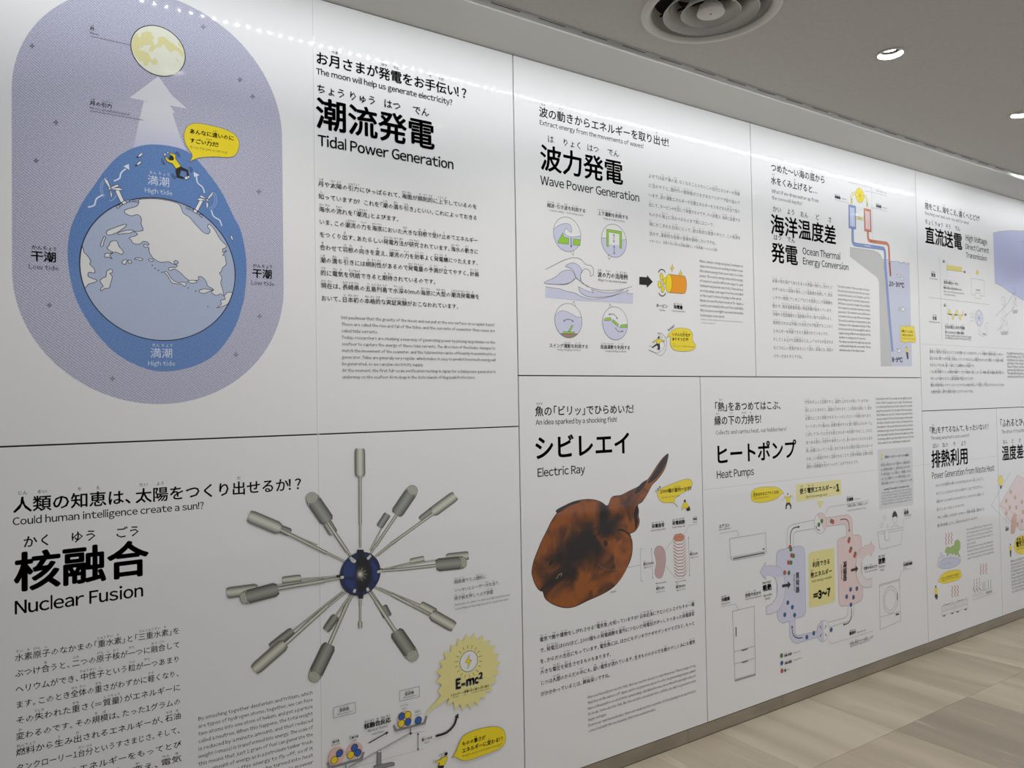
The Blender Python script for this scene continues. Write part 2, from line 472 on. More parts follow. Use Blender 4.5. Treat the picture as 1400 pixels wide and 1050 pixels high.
for ri, (ya, yb, uj) in enumerate(rows):
    k0 = int((XL - X(uj)) / TL) - 1; x = X(uj) + k0 * TL
    while x < XR:
        xa, xb = max(x, XL), min(x + TL, XR)
        if xb - xa > .02:
            mi = rnd.choice((0, 1, 3, 0, 1))
            if ri == 1 and abs(x + TL - X(1.6705)) < .01: mi = 2
            if ri == 1 and abs(x + 2 * TL - X(1.6705)) < .01: mi = 1
            if ri == 0 and abs(x + TL - X(1.6705)) < .01: mi = 3
            me = boxme('tile', xa + .0005 - x, xb - .0005 - x, yb + .0005 - yb, ya - .0005 - yb, -.008, 0, TM[mi], .0006)
            t = link('tile', me, floor); t.location = (x, yb, 0)
        x += TL

link('ceiling', boxme('ceiling', XL, XR, YB, -.1285 * S, Z(HC), Z(HC) + .012, CEIL), kind='structure')
o = link('trim_1', boxme('trim_1', XL, XR, -.102 * S, .06, Z(VT), Z(.604), SOFF, .002), kind='structure')   # soffit over the wall
link('trim_2', boxme('trim_2', XL, XR, -.30 * S, -.1021 * S, Z(.604), Z(.612), SOFF), kind='structure')      # top of the light cove
slot = o
# the painted inner face of the cove is grey and carries dark air slots
face = link('cove_face', boxme('cove_face', XL, XR, -.1026 * S, -.1019 * S, Z(VT) + .003, Z(.602), mat('cove_paint', '#DAD8D2', .7)), slot)
for i in range(-12, 44):
    ua = .5773 + .0825 * i
    link('air_slot', boxme('air_slot', X(ua), X(ua + .0495), -.1034 * S, -.1025 * S, Z(.5620), Z(.5662), DARK), slot)
link('trim_3', boxme('trim_3', XL, XR, -.1285 * S, -.1272 * S, Z(.5478), Z(.556), ALU), kind='structure')    # lip that hides the lamps

# LED strip on the wall side of the lip
LEDM = mat('led_glow', '#FFFFFF', .5, emit=(LED_E, (.93, .965, 1.0)))
strip = empty('led_strip', (X(1), -.1271 * S, Z(.5516)), label='thin strip of small white lamps in the ceiling cove over the printed wall', category='light')
LED0, LED1 = -.16, 2.105
link('strip_base', boxme('strip_base', X(LED0) - X(1), X(LED1) - X(1), -.0004, .0006, -.004, .012, mat('strip_white', '#DDDDDD', .5)), strip)
lme = mesh('led', [(-.003, -.003, 0), (.003, -.003, 0), (.003, .003, 0), (-.003, .003, 0), (-.0026, -.0026, -.0015), (.0026, -.0026, -.0015), (.0026, .0026, -.0015), (-.0026, .0026, -.0015)],
           [(0, 1, 2, 3), (7, 6, 5, 4), (0, 4, 5, 1), (1, 5, 6, 2), (2, 6, 7, 3), (3, 7, 4, 0)], mat('led_body', '#D8D8D8', .4))
lme.materials.append(LEDM); lme.polygons[1].material_index = 1
n = int((LED1 - LED0) / .01565)
for i in range(n):
    l = link('led', lme, strip); l.location = (X(LED0 + .008 + i * .01565) - X(1), .0032, 0); l.rotation_euler[0] = math.radians(12)
bar = empty('linear_lamp', (X(3), -.1271 * S, Z(.5497)), label='frosted linear lamp continuing the ceiling cove light at the far right', category='light')
link('lamp_body', boxme('lamp_body', X(2.15) - X(3), X(4.1) - X(3), -.0004, .016, .0172, .024, mat('strip_white', '#DDDDDD', .5)), bar)
link('diffuser', boxme('diffuser', X(2.152) - X(3), X(4.098) - X(3), .002, .016, .013, .017, mat('frosted_glow', '#FFFFFF', .5, emit=(LINE_E, (.93, .965, 1.0)))), bar)

# recessed downlights
RIM = mat('downlight_rim', '#B4B1AC', .5)
CAN = mat('downlight_head', '#C8C8C6', .4)
GLR = mat('downlight_frost', '#FFFFFF', .5, emit=(4, (1, .97, .93)))
GLW = mat('downlight_glow', '#FFFFFF', .5, emit=(DOWN_E, (1, .97, .93)))


def downlight(u, d, tag_, grp=None):
    o = empty('downlight', (X(u), -d * S, Z(HC)), label=tag_, category='downlight')
    if grp: o['group'] = grp
    link('rim', lathe('rim', [(.050, 0), (.050, -.003), (.047, -.004), (.041, -.004), (.040, -.002), (.040, .001)], RIM), o)
    h = link('lamp_head', lathe('lamp_head', [(.0335, .0), (.0335, .03), (.02, .05), (.0001, .05)], CAN, 32), o); h.location = (-.0045, .0015, .0235); h.rotation_euler = (math.radians(-3), math.radians(9), 0)
    link('lens', lathe('lens', [(.0332, .001), (.029, -.0012), (.028, .0005), (.0152, -.001)], GLR, 32), h)
    link('lamp_core', lathe('lamp_core', [(.015, -.001), (.0001, -.0015)], GLW, 24), h)
    link('housing', lathe('housing', [(.0405, .004), (.0415, .02), (.0415, .06), (.0001, .06)], DARK, 24), o)


ceil_o = bpy.data.objects['ceiling']
DL = [(1.194, .331, 'round recessed downlight shining white in the ceiling, nearest the round air diffuser'), (1.678, .322, 'bright recessed downlight cut by the right edge of the picture')]
DLH = [(.235, .33), (.715, .33), (2.16, .33), (2.64, .33)] 
for a in DL: downlight(*a)
for i, (u, d) in enumerate(DLH):
    downlight(u, d, 'recessed ceiling downlight outside the picture, ' + ('first from the left end', 'second from the left end', 'third from the right end', 'last at the right end')[i])

# round ceiling air diffuser
DX, DY = X(.8385), -.2715 * S
AD = empty('air_diffuser', (DX, DY, Z(HC)), label='large round ceiling air diffuser with concentric grey cones', category='vent')
DM = mat('diffuser_paint', '#CDC9C2', .55)
k = S
link('flange', lathe('flange', [(.098 * k, .001), (.0975 * k, -.004), (.094 * k, -.009), (.088 * k, -.010), (.0855 * k, -.006), (.083 * k, .012), (.080 * k, .05)], DM, 72), AD)
link('cone', lathe('cone', [(.066 * k, -.012), (.0668 * k, -.010), (.058 * k, .012), (.047 * k, .045), (.0455 * k, .045), (.0565 * k, .010)], DM, 72), AD)
link('cone', lathe('cone', [(.041 * k, -.012), (.0418 * k, -.010), (.034 * k, .012), (.025 * k, .045), (.0235 * k, .045), (.0325 * k, .010)], DM, 72), AD)
link('centre_disc', lathe('centre_disc', [(.0001, -.013), (.0185 * k, -.013), (.0193 * k, -.011), (.0165 * k, .01), (.004, .04)], DM, 48), AD)
link('screw', lathe('screw', [(.0001, -.0145), (.003, -.0145), (.0032, -.013)], mat('screw_red', '#8A5A50', .5), 12), AD)
link('plenum', lathe('plenum', [(.082 * k, .05), (.084 * k, .14), (.0001, .14)], mat('duct_dark', '#3A3835', .7), 32), AD)
for a in range(4):
    an = math.radians(20 + 90 * a)
    b = link('spoke', boxme('spoke', .004, .078 * k, -.002, .002, .03, .036, DARK), AD); b.rotation_euler[2] = an

# cut the round openings out of the ceiling board
import bmesh
bm = bmesh.new(); me = ceil_o.data; bm.from_mesh(me)


def holes_ceiling():
    """ceiling board rebuilt as a plate with real round openings"""
    hs = [(DX, DY, .083 * S, 48)] + [(X(u), -d * S, .0405, 32) for u, d in [(a[0], a[1]) for a in DL] + DLH]
    outer = [Vector((XL, YB, 0)), Vector((XR, YB, 0)), Vector((XR, -.1285 * S, 0)), Vector((XL, -.1285 * S, 0))]
    loops = [outer] + [[Vector((x + r * math.cos(6.283185 * i / n), y + r * math.sin(6.283185 * i / n), 0)) for i in range(n)] for x, y, r, n in hs]
    tr = tessellate_polygon(loops); fl = [v for l in loops for v in l]; N = len(fl)
    vs = [(v.x, v.y, Z(HC)) for v in fl] + [(v.x, v.y, Z(HC) + .012) for v in fl]
    fs = [tuple(t) for t in tr] + [tuple(N + i for i in reversed(t)) for t in tr]
    s = 0
    for l in loops:
        for i in range(len(l)):
            a, b = s + i, s + (i + 1) % len(l); fs.append((a, b, N + b, N + a))
        s += len(l)
    return vs, fs


bm.free()
vs, fs = holes_ceiling()
nm = mesh('ceiling', vs, fs, CEIL); ceil_o.data = nm

# backing wall and stone baseboard
wall = link('wall_left', boxme('wall_left', XL, XR, .012, .06, 0, Z(.60), BACK), kind='structure')
link('wall_light_block', boxme('wall_light_block', XL, X(-.64), YB, .05, 0, Z(HC), mat('light_block_paint', '#5A5854', .7)), kind='structure')  # unseen wall added at the left end, kept dark to block world light
bb = link('baseboard_left', boxme('baseboard_left', XL, XR, .004, .012, 0, Z(VBT) - .0005, mat('baseboard_joint', '#4A4438', .8)), kind='structure')
u = 1.0462 - .27175 * 8
while u < 4.1:
    link('baseboard_tile', boxme('baseboard_tile', X(u) + .0006, X(u + .27175) - .0006, .001, .0045, .0008, Z(VBT) - .0008, BASE, .0005), bb); u += .27175

# ------------------------------------------------------------------ the printed panels
G = .0019
PARTS = []


def panel(u0, u1, v0, v1, label, board=None):
    x0, x1, z0, z1 = X(u0 + G / 2), X(u1 - G / 2), Z(v0 + G / 2), Z(v1 - G / 2)
    o = empty('display_panel', ((x0 + x1) / 2, .0, z0), label=label, category='panel', group='printed wall panels')
    me = boxme('board', x0 - o.location.x, x1 - o.location.x, 0, .0118, 0, z1 - z0, board or BOARD, .0007)
    link('board', me, o); LAY[0] = 0
    return o


def part(name, parent, label=None):
    p = Part(name, parent, label); PARTS.append(p); return p


SEAM = mat('film_seam', '#D4D4D2', .2)


def seam(P, a, b, w=.002):
    s = part('film_seam', P, 'faint seam of the laminated film'); s.wline([(X(a[0]), Z(a[1])), (X(b[0]), Z(b[1]))], w, SEAM)
    s.wline([(X(a[0]) + .004, Z(a[1]) - .004 * (a[0] != b[0])), (X(b[0]) + .004, Z(b[1]) - .004 * (a[0] != b[0]))], .0012, mat('film_seam_light', '#F4F4F2', .2))

# ================================================================== tidal power panel
P1 = panel(-.62, UB, VH1, VT, 'big panel on tidal power with the blue earth and moon picture, upper left')
seam(P1, (.3545, VH1), (.3545, VT))
p = part('lavender_field', P1)
u0, u1, vb = X(.0116), X(.3110), Z(.1535 - .1503); Rc = (u1 - u0) / 2; vt = Z(.3530)
p.wpoly([(u0 + Rc + Rc * math.cos(a), vt + Rc * math.sin(a)) for a in [math.pi * i / 48 for i in range(49)]] +
        [(u0 + Rc - Rc * math.cos(a), vb + Rc - Rc * math.sin(a)) for a in [math.pi * i / 48 for i in range(49)]], LAV)
FR(0, 0, 1)
pull = part('gravity_arrow', P1)
FR(110, 20, 7)
pull.poly([(745, 590), (470, 795), (645, 832), (622, 930), (905, 940), (852, 868), (1020, 900), (880, 780)], ink('#DEDEE2'))
FR(0, 0, 3.2558)
La, Rb = [(640, 450), (620, 535), (606, 600), (590, 672)], [(757, 472), (785, 560), (806, 618), (838, 690)]
n_ = 12
for i in range(n_):
    def at(L, t):
        t *= 3; k = min(2, int(t)); f = t - k; return (L[k][0] + (L[k + 1][0] - L[k][0]) * f, L[k][1] + (L[k + 1][1] - L[k][1]) * f)
    c = [int(a + (b - a) * max(0, (i - 1) / (n_ - 1)) ** 1.1) for a, b in ((0xDE, 0xBE), (0xDE, 0xC1), (0xE2, 0xDB))]
    pull.poly([at(La, i / n_), at(Rb, i / n_), at(Rb, (i + 1) / n_), at(La, (i + 1) / n_)], ink('#%02X%02X%02X' % tuple(c)))
egg = part('tide_bulge', P1, 'blue egg shaped sea around the earth')
FR(0, 0, 1)
egg.poly(smooth([(212, 197.5), (245.7, 202.7), (267, 216), (291.8, 246), (306, 268), (319.4, 296), (329, 315), (335.5, 345), (337, 372), (335, 398), (331.7, 416.7), (319.4, 451), (294.9, 484), (264, 501), (227, 508),
                 (196.6, 503), (159.7, 484), (129, 452), (106, 413.6), (96, 379.9), (92.6, 350), (93.7, 328), (98.3, 307), (112, 278), (129, 253), (145, 231), (162.8, 213), (186, 201)], True, 5), BLU)
earth = part('earth_globe', P1, 'round earth map in pale blue and white')
GU, GV, GR = earth.circ((107.5, 358.4), (322.5, 373.7), (215, 271.5), (227.3, 464.6), SEA, 0, n=96)
land = part('land', earth.o); coast = part('coastline', earth.o)
FR(90, 260, 5.8333)
LW = ink('#DDDDDB')


def lnd(pts, w=.0016, sm=3, f=True):
    q = smooth(pts, True, sm) if sm else pts
    P = []
    for a in q:                                        # the coast stops at the rim of the globe
        u_, v_ = W(*a); d = math.hypot(u_ - GU, v_ - GV); k = min(1, GR * .996 / max(d, 1e-6)); P.append((GU + (u_ - GU) * k, GV + (v_ - GV) * k))
    if f: land.wpoly(P, LW)
    if w: coast.wline(P, w, DARKL, True)


lnd([(583, 76), (650, 69), (730, 70), (820, 84), (890, 104), (918, 135), (935, 180), (985, 215), (1015, 250), (1060, 300), (1095, 335), (1130, 350), (1148, 335), (1148, 312), (1130, 295), (1140, 270), (1160, 285), (1190, 320), (1230, 390),
     (1278, 440), (1272, 462), (1250, 470), (1256, 500), (1280, 478), (1270, 500), (1250, 520), (1268, 522), (1275, 560), (1278, 592), (1248, 622), (1240, 650), (1225, 660), (1245, 700), (1235, 740), (1250, 790), (1258, 842), (1235, 826),
     (1200, 840), (1160, 812), (1180, 795), (1160, 780), (1130, 762), (1115, 720), (1080, 690), (1055, 692), (1060, 715), (1025, 720), (985, 720), (940, 685), (918, 662), (870, 630), (830, 640), (818, 625), (840, 615), (872, 618), (890, 600),
     (868, 590), (862, 570), (880, 560), (898, 580), (872, 592), (850, 587), (820, 570), (770, 575), (740, 570), (700, 545), (680, 520), (665, 490), (660, 455), (640, 455), (620, 448), (625, 432), (655, 440), (663, 428), (645, 412), (615, 410), (595, 428), (560, 430),
     (530, 418), (522, 397), (505, 380), (560, 362), (570, 345), (545, 330), (615, 322), (600, 270), (603, 240), (595, 212), (568, 195), (520, 205), (470, 180), (478, 155), (560, 130), (580, 105)])
lnd([(120, 440), (140, 470), (145, 495), (175, 525), (200, 570), (190, 590), (225, 625), (230, 660), (185, 655), (180, 690), (250, 720), (215, 740), (180, 750), (145, 785), (122, 730), (105, 660), (98, 580), (105, 500)])
lnd([(360, 410), (405, 405), (425, 450), (458, 490), (445, 512), (405, 495), (375, 495), (330, 465), (345, 440)])
lnd([(345, 635), (365, 630), (373, 655), (350, 665), (370, 690), (355, 750), (345, 780), (310, 785), (280, 803), (280, 780), (298, 765), (272, 725), (295, 700), (320, 690), (325, 650)])
lnd([(325, 350), (330, 325), (380, 303), (470, 272), (480, 285), (430, 325), (380, 350), (345, 358)])
lnd([(415, 352), (430, 335), (500, 318), (540, 322), (515, 342), (470, 345)])
lnd([(285, 450), (275, 440), (290, 400), (305, 370), (318, 378), (305, 405), (298, 440)])
lnd([(310, 535), (318, 503), (345, 505), (375, 500), (350, 520), (370, 548), (340, 533)])
lnd([(445, 580), (465, 555), (490, 560), (480, 580), (475, 592)])
lnd([(548, 552), (565, 538), (612, 548), (600, 562), (570, 553)])
lnd([(660, 558), (670, 547), (698, 560), (688, 570)])
lnd([(495, 562), (515, 558), (525, 580), (505, 582)])
lnd([(780, 655), (800, 648), (815, 662), (835, 695), (862, 722), (900, 738), (930, 733), (962, 742), (945, 768), (925, 750), (890, 747), (848, 740), (825, 705), (800, 668)])
lnd([(970, 730), (1000, 718), (1035, 722), (1045, 735), (1005, 742)])
lnd([(1060, 805), (1095, 788), (1140, 792), (1175, 797), (1150, 805), (1110, 822), (1080, 820)])
lnd([(1330, 822), (1290, 815), (1265, 845), (1270, 870), (1235, 880), (1240, 910), (1205, 938), (1240, 930), (1290, 908), (1312, 868)])
for c in ((690, 600), (712, 625), (738, 640), (765, 655), (1132, 928), (975, 780), (1035, 805)): coast.dot(c, 5, BLK, 0, n=8)
FR(0, 0, 1)
coast.circ((107.5, 358.4), (322.5, 373.7), (215, 271.5), (227.3, 464.6), None, .0024, BLK, n=96)
# moon
moon = part('moon', P1, 'pale yellow moon with darker patches')
mu, mv, mr = X(.16121), Z(.43265), .03037 * S
ring = [(mu + mr * math.cos(2 * math.pi * i / 64), mv + mr * math.sin(2 * math.pi * i / 64)) for i in range(64)]
moon.wpoly(ring, ink('#E4E5D2')); MS = ink('#DDD79C')
FR(160, 20, 11.667)
moon.poly([(235, 490), (245, 400), (280, 320), (330, 295), (340, 360), (375, 360), (400, 290), (470, 265), (545, 275), (572, 350), (605, 378), (560, 400), (580, 440), (600, 490), (650, 460), (650, 370), (690, 350), (760, 355), (840, 430), (900, 460),
           (950, 510), (1020, 550), (1062, 600), (1065, 690), (1010, 650), (970, 590), (900, 570), (880, 610), (830, 580), (780, 520), (750, 478), (720, 480), (710, 520), (640, 520), (600, 550), (560, 600), (500, 570), (550, 485), (420, 490), (400, 540),
           (370, 505), (360, 560), (440, 590), (500, 610), (530, 680), (560, 730), (600, 690), (650, 740), (640, 800), (570, 800), (545, 770), (500, 750), (500, 800), (460, 825), (415, 790), (430, 760), (350, 735), (290, 660), (245, 570)], MS)
moon.poly([(985, 430), (1040, 520), (1035, 545), (965, 470)], MS); moon.poly([(935, 685), (985, 745), (955, 750)], MS); moon.poly([(790, 325), (840, 365), (800, 350)], MS)
moon.wline(ring, .0024, DARKL, True)
t = part('label_lettering', P1)
FR(110, 20, 7)
t.text('月', (90, 152), (135, 155), bold=.02); t.text('Moon', (90, 186), (176, 200)); t.line([(90, 205), (478, 290)], .0014, GRY)
t = part('label_lettering', P1); t.text('月の引力', (90, 866), (305, 902), bold=.02); t.text("Moon's gravitational pull", (90, 902), (468, 966)); t.line([(90, 920), (600, 1010)], .0014, GRY)
FR(0, 300, 3.2558)
t = part('label_lettering', P1); t.text('{干|かん}{潮|ちょう}', (135, 189), (252, 189), bold=.02); t.text('Low tide', (127, 222), (262, 226))
t = part('label_lettering', P1); t.text('{干|かん}{潮|ちょう}', (1122, 261), (1212, 265), bold=.02); t.text('Low tide', (1117, 290), (1222, 297))
FR(120, 190, 7.7778)
WL = ink('#D5DEEE')
t = part('label_lettering', P1, 'white lettering'); t.text('{満|まん}{潮|ちょう}', (632, 488), (874, 513), WL, ru=.36); t.text('High tide', (605, 570), (902, 598), WL)
FR(90, 330, 5.8333)
t = part('label_lettering', P1, 'white lettering'); t.text('{満|まん}{潮|ちょう}', (672, 928), (854, 933), WL, ru=.36); t.text('High tide', (655, 990), (873, 993), WL)


def star(p, x, y, r=11):
    P = []
    for i in range(8):
        a = math.pi / 4 * i; q = r if i % 2 == 0 else r * .33; P.append((x + q * math.cos(a), y + q * math.sin(a)))
    p.line(P, .0012, DARKL, True)


FR(0, 0, 3.2558)
for c in ((143, 205), (905, 120), (1068, 355), (1124, 430), (249, 545), (161, 715), (1153, 853)): star(part('star', P1), *c)
FR(0, 300, 3.2558)
for c in ((220, 382), (1155, 432), (1050, 602), (501, 708)): star(part('star', P1), *c)
# turbines and currents
FR(120, 190, 7.7778)
for nm_, tw, base, hub, bl in (
        ('left', [(290, 552), (330, 535), (385, 660), (352, 678)], [(362, 672), (400, 655), (412, 682), (374, 698)], (232, 528),
         [[(165, 405), (215, 445), (243, 518), (225, 520), (188, 465)], [(240, 518), (300, 487), (330, 487), (328, 505), (255, 532)], [(245, 530), (330, 518), (378, 546), (312, 546)], [(240, 538), (262, 595), (250, 632), (238, 590)]]),
        ('right', [(1192, 645), (1226, 660), (1172, 765), (1138, 748)], [(1128, 748), (1165, 764), (1155, 790), (1120, 772)], (1272, 650),
         [[(1332, 555), (1325, 600), (1282, 645), (1274, 625)], [(1180, 600), (1215, 602), (1262, 640), (1205, 625)], [(1155, 640), (1195, 628), (1262, 652), (1190, 655)], [(1265, 660), (1284, 700), (1268, 750), (1258, 700)]])):
    w = part('tidal_turbine', P1)
    if nm_ == 'left':
        for r in (80, 100): w.line([(hub[0] + r * math.cos(a), hub[1] + r * 1.2 * math.sin(a)) for a in [2.2 + .15 * i for i in range(16)]], .0012, ink('#A9C1E6'))
        w.line([(hub[0] + 85 * math.cos(a), hub[1] + 130 * math.sin(a)) for a in [.4 + .15 * i for i in range(9)]], .0012, ink('#A9C1E6'))
    else:
        for r in (80, 100): w.line([(hub[0] + r * math.cos(a), hub[1] + r * 1.1 * math.sin(a)) for a in [-.9 + .15 * i for i in range(16)]], .0012, ink('#A9C1E6'))
    w.shape(tw, WHT); w.shape(base, WHT)
    for q in bl: w.shape(q, WHT, .0012)
    w.dot(hub, 12, WHT)
for q in ([(300, 722), (335, 700), (345, 720), (315, 742)], [(335, 698), (362, 680), (368, 700), (345, 715)], [(400, 652), (440, 648), (445, 668), (412, 672)], [(445, 648), (470, 650), (492, 668), (452, 668)], [(495, 655), (540, 655), (545, 672), (505, 672)],
          [(1045, 722), (1085, 725), (1085, 745), (1050, 742)], [(1088, 728), (1120, 745), (1112, 760), (1085, 748)], [(1168, 775), (1195, 790), (1188, 808), (1165, 795)], [(1195, 795), (1222, 815), (1212, 838), (1190, 815)]): part('sea_floor_block', P1).shape(q, SEA, .0012)
WC = ink('#DEE6F2')
for q, h in (([(275, 448), (310, 435), (340, 415), (345, 390), (355, 360), (380, 335), (405, 318)], [(436, 265), (378, 292), (442, 328)]), ([(0, 725), (40, 718), (72, 700), (80, 670), (90, 640), (120, 615), (165, 595)], None),
             ([(1240, 575), (1232, 540), (1215, 508), (1185, 485), (1165, 462), (1158, 430), (1155, 395)], [(1125, 350), (1187, 385), (1128, 405)]), ([(1315, 760), (1325, 800), (1345, 830), (1380, 850), (1405, 870), (1425, 925)], None)):
    c_ = part('current_arrow', P1, 'white wavy current arrow')
    c_.line(smooth(q, False, 3), .0034, WC)
    if h: c_.poly(h, WC)
for x, y, a in ((560, 170, -.7), (545, 258, -.7)):
    f_ = part('fish', P1)
    f_.shape([(x + 30 * math.cos(t_) * math.cos(a) - 13 * math.sin(t_) * math.sin(a), y + 30 * math.cos(t_) * math.sin(a) + 13 * math.sin(t_) * math.cos(a)) for t_ in [6.283 * i / 14 for i in range(14)]], WHT, .0012)
    f_.line([(x - 22, y + 20), (x - 42, y + 30)], .0025)
FR(90, 260, 5.8333); part('fish', P1).shape([(1312, 358), (1325, 365), (1335, 395), (1330, 402), (1315, 385)], WHT, .0012); FR(120, 190, 7.7778)
m_ = part('swimmer', P1, 'small figure in yellow shirt and black trousers')
m_.shape([(870, 150), (932, 165), (935, 215), (992, 292), (938, 318), (900, 262), (845, 242), (820, 200), (832, 188), (862, 222), (898, 226), (905, 182), (868, 165)], YEL, .0012)
m_.dot((890, 205), 25, BLK, 0); m_.poly([(940, 312), (992, 295), (1065, 330), (1078, 402), (1055, 406), (1048, 348), (992, 332), (976, 388), (1022, 408), (1020, 428), (948, 410), (932, 345)], BLK)
m_.dot((1048, 415), 17, WHT); m_.dot((1070, 405), 12, WHT); m_.dot((820, 165), 12, WHT, .001); m_.dot((850, 145), 9, WHT, .001)
for q in ([(930, 145), (955, 165), (962, 195)], [(945, 135), (972, 160), (978, 195)], [(795, 200), (785, 240), (812, 275)], [(805, 225), (808, 250), (825, 268)], [(1085, 295), (1110, 320), (1102, 355)], [(1075, 305), (1092, 325), (1088, 350)], [(892, 368), (902, 405), (935, 425)], [(905, 365), (915, 390), (940, 405)]): m_.line(smooth(q, False, 3), .0012)


def bubble(P, outline, texts, label=None, rot=False):
    b = part('speech_bubble', P, label or 'yellow speech bubble'); q = smooth(outline, True, 4); b.poly(q, YEL); b.line(q, .0013, GRY, True)
    l = part('bubble_lettering', b.o)
    for t in texts: l.text(t[0], t[1], t[2], BLK, bold=(t[3] if len(t) > 3 else 0), rot=rot, ru=.38)
    return b


FR(230, 160, 11.667)
bubble(P1, [(335, 712), (372, 660), (378, 600), (330, 520), (280, 440), (252, 345), (256, 250), (300, 155), (390, 105), (520, 105), (700, 140), (900, 195), (1050, 270), (1120, 370), (1128, 470), (1090, 580), (1020, 635), (900, 645), (750, 635), (600, 640), (480, 655), (400, 685)],
       [('あんなに{遠|とお}いのに', (338, 266), (1048, 380), .035), ('すごい{力|ちから}だ！', (340, 412), (838, 492), .035), ("It's so far yet so strong!", (350, 490), (942, 588))])

h = part('heading_lettering', P1, 'bold black Japanese heading with English below')
FR(410, 0, 4.468)
h.text('お{月|つき}さまが{発|はつ}{電|でん}をお{手|て}{伝|つだ}い！？', (95, 392), (1038, 610), bold=.02, res=2, ru=.26)
h.text('The moon will help us generate electricity?', (100, 451), (932, 642), res=2, bold=.014)
h.text('{潮|ちょう}{流|りゅう}{発|はつ}{電|でん}', (96, 788), (826, 915), bold=.022, res=4, ru=.31)
h.text('Tidal Power Generation', (110, 885), (940, 1037), res=3, bold=.016)
bdy = part('body_lettering', P1)
FR(410, 225, 4.516)
bdy.para(['月や太陽の引力にひっぱられて、海面が規則的に上下しているのを', '知っていますか？ これを「潮の満ち引き」といい、これによっておきる', '~海水の流れを「潮流」とよびます。', 'いま、この潮流の力を海底においた大きな羽根で受け止めてエネルギー',
          'をつくり出す、あたらしい発電方法が研究されています。海水の動きに', '合わせて羽根の向きを変え、潮流の力を効率よく発電機につたえます。', '潮の満ち引きには規則性があるので発電量の予測が立てやすく、計画',
          '~的に電気を供給できると期待されているのです。', '現在は、長崎県の五島列島で水深40mの海底に大型の潮流発電機を', '~おいて、日本初の本格的な実証実験がおこなわれています。'], (112, 134), (130, 842), (1094, 285), bold=.006)
FR(410, 420, 4.516)
en = part('english_lettering', P1)
en.para(['Did you know that the gravity of the moon and sun pull at the sea surface on a regular basis?', 'These are called the rise and fall of the tides, and the currents of seawater they cause are', '~called tidal currents.',
         'Today, researchers are studying a new way of generating power by placing large blades on the', 'seafloor to capture the energy of these tidal currents. The direction of the blades changes to', 'match the movement of the seawater, and this tidal motion can be efficiently transmitted to a',
         'generator. Tides are generally very regular, which makes it easy to predict how much energy will', '~be generated, so we can plan electricity supply.', 'At the moment, the first full-scale verification testing in Japan for a tidal power generator is',
         '~underway on the seafloor 40 m deep in the Goto Islands of Nagasaki Prefecture.'], (255, 72), (262, 440), (1203, 118))

# ================================================================== nuclear fusion panel
P2 = panel(-.62, UB, VBT, VH1, 'big panel on nuclear fusion with the grey laser device picture, lower left')
seam(P2, (.3555, VBT), (.3555, VH1))
h = part('heading_lettering', P2, 'bold black Japanese heading with English below')
FR(0, 590, 3.2558)
h.text('{人|じん}{類|るい}の{知|ち}{恵|え}は、{太|たい}{陽|よう}をつくり{出|だ}せるか！？', (56, 361), (1360, 262), bold=.018, res=2, ru=.26)
h.text('Could human intelligence create a sun!?', (55, 416), (908, 344), res=2, bold=.014)
h.text('{核|かく}{融|ゆう}{合|ごう}', (60, 712), (664, 645), bold=.03, res=4, ru=.31)
h.text('Nuclear Fusion', (62, 811), (640, 735), res=3, bold=.016)
bdy = part('body_lettering', P2)
FR(0, 830, 4.773)
L_ = ['水素原子のなかまの「重水素」と「三重水素」を', 'ぶつけ{合|あ}うと、二つの原子核が{一|ひと}つに融{合|ごう}して', 'ヘリウムができ、中性子という粒が{一|ひと}つあまり', 'ます。このとき全体の{重|おも}さがわずかに軽くなり、', 'その失われた{重|おも}さ（＝質量）がエネルギーに',
      '{変|か}わるのです。その規模は、たった1グラムの', '燃料から生み出されるエネルギーが、石油', 'タンクローリー1台分というすさまじさ。そして、', '中性子はこのエネルギーをもってとび', '出すため、それを熱に{変|か}え、電気']
bdy.para(L_, (96, 359), (107, 359 + 9 * 102.5 + 4), (1174, 182), bold=.008)
FR(240, 830, 4.773)
en = part('english_lettering', P2)
en.para(['By smashing together deuterium and tritium, which', 'are types of hydrogen atoms, together, we can fuse', 'two atoms into one atom of helium, and get a particle', 'called a neutron. When this happens, the total weight', 'is reduced by a minute amount, and that reduced',
         'weight (=mass) is transformed into energy. The scale of', 'this means that just 1 gram of fuel can generate the', 'same amount of energy as in a petroleum tanker truck.', 'A neutron uses this energy to fly off, so if it', 'is caught, the energy can be turned into heat', 'and then used to make electric power'],
        (147, 742), (150, 742 + 49.2 * 10), (895, 575), bold=.004)
# laser device
dev = part('device_sphere', P2, 'dark blue sphere with a bright spot at the heart of the laser device')
TN = [ink(c) for c in ('#76776A', '#A2A394', '#C2C3B4', '#D2D1BC', '#C8C8B8', '#A4A596', '#76776A')]
TD = [ink(c) for c in ('#5A5B54', '#7C7D73', '#8F9086', '#9A9B91', '#8F9086', '#7C7D73', '#5A5B54')]


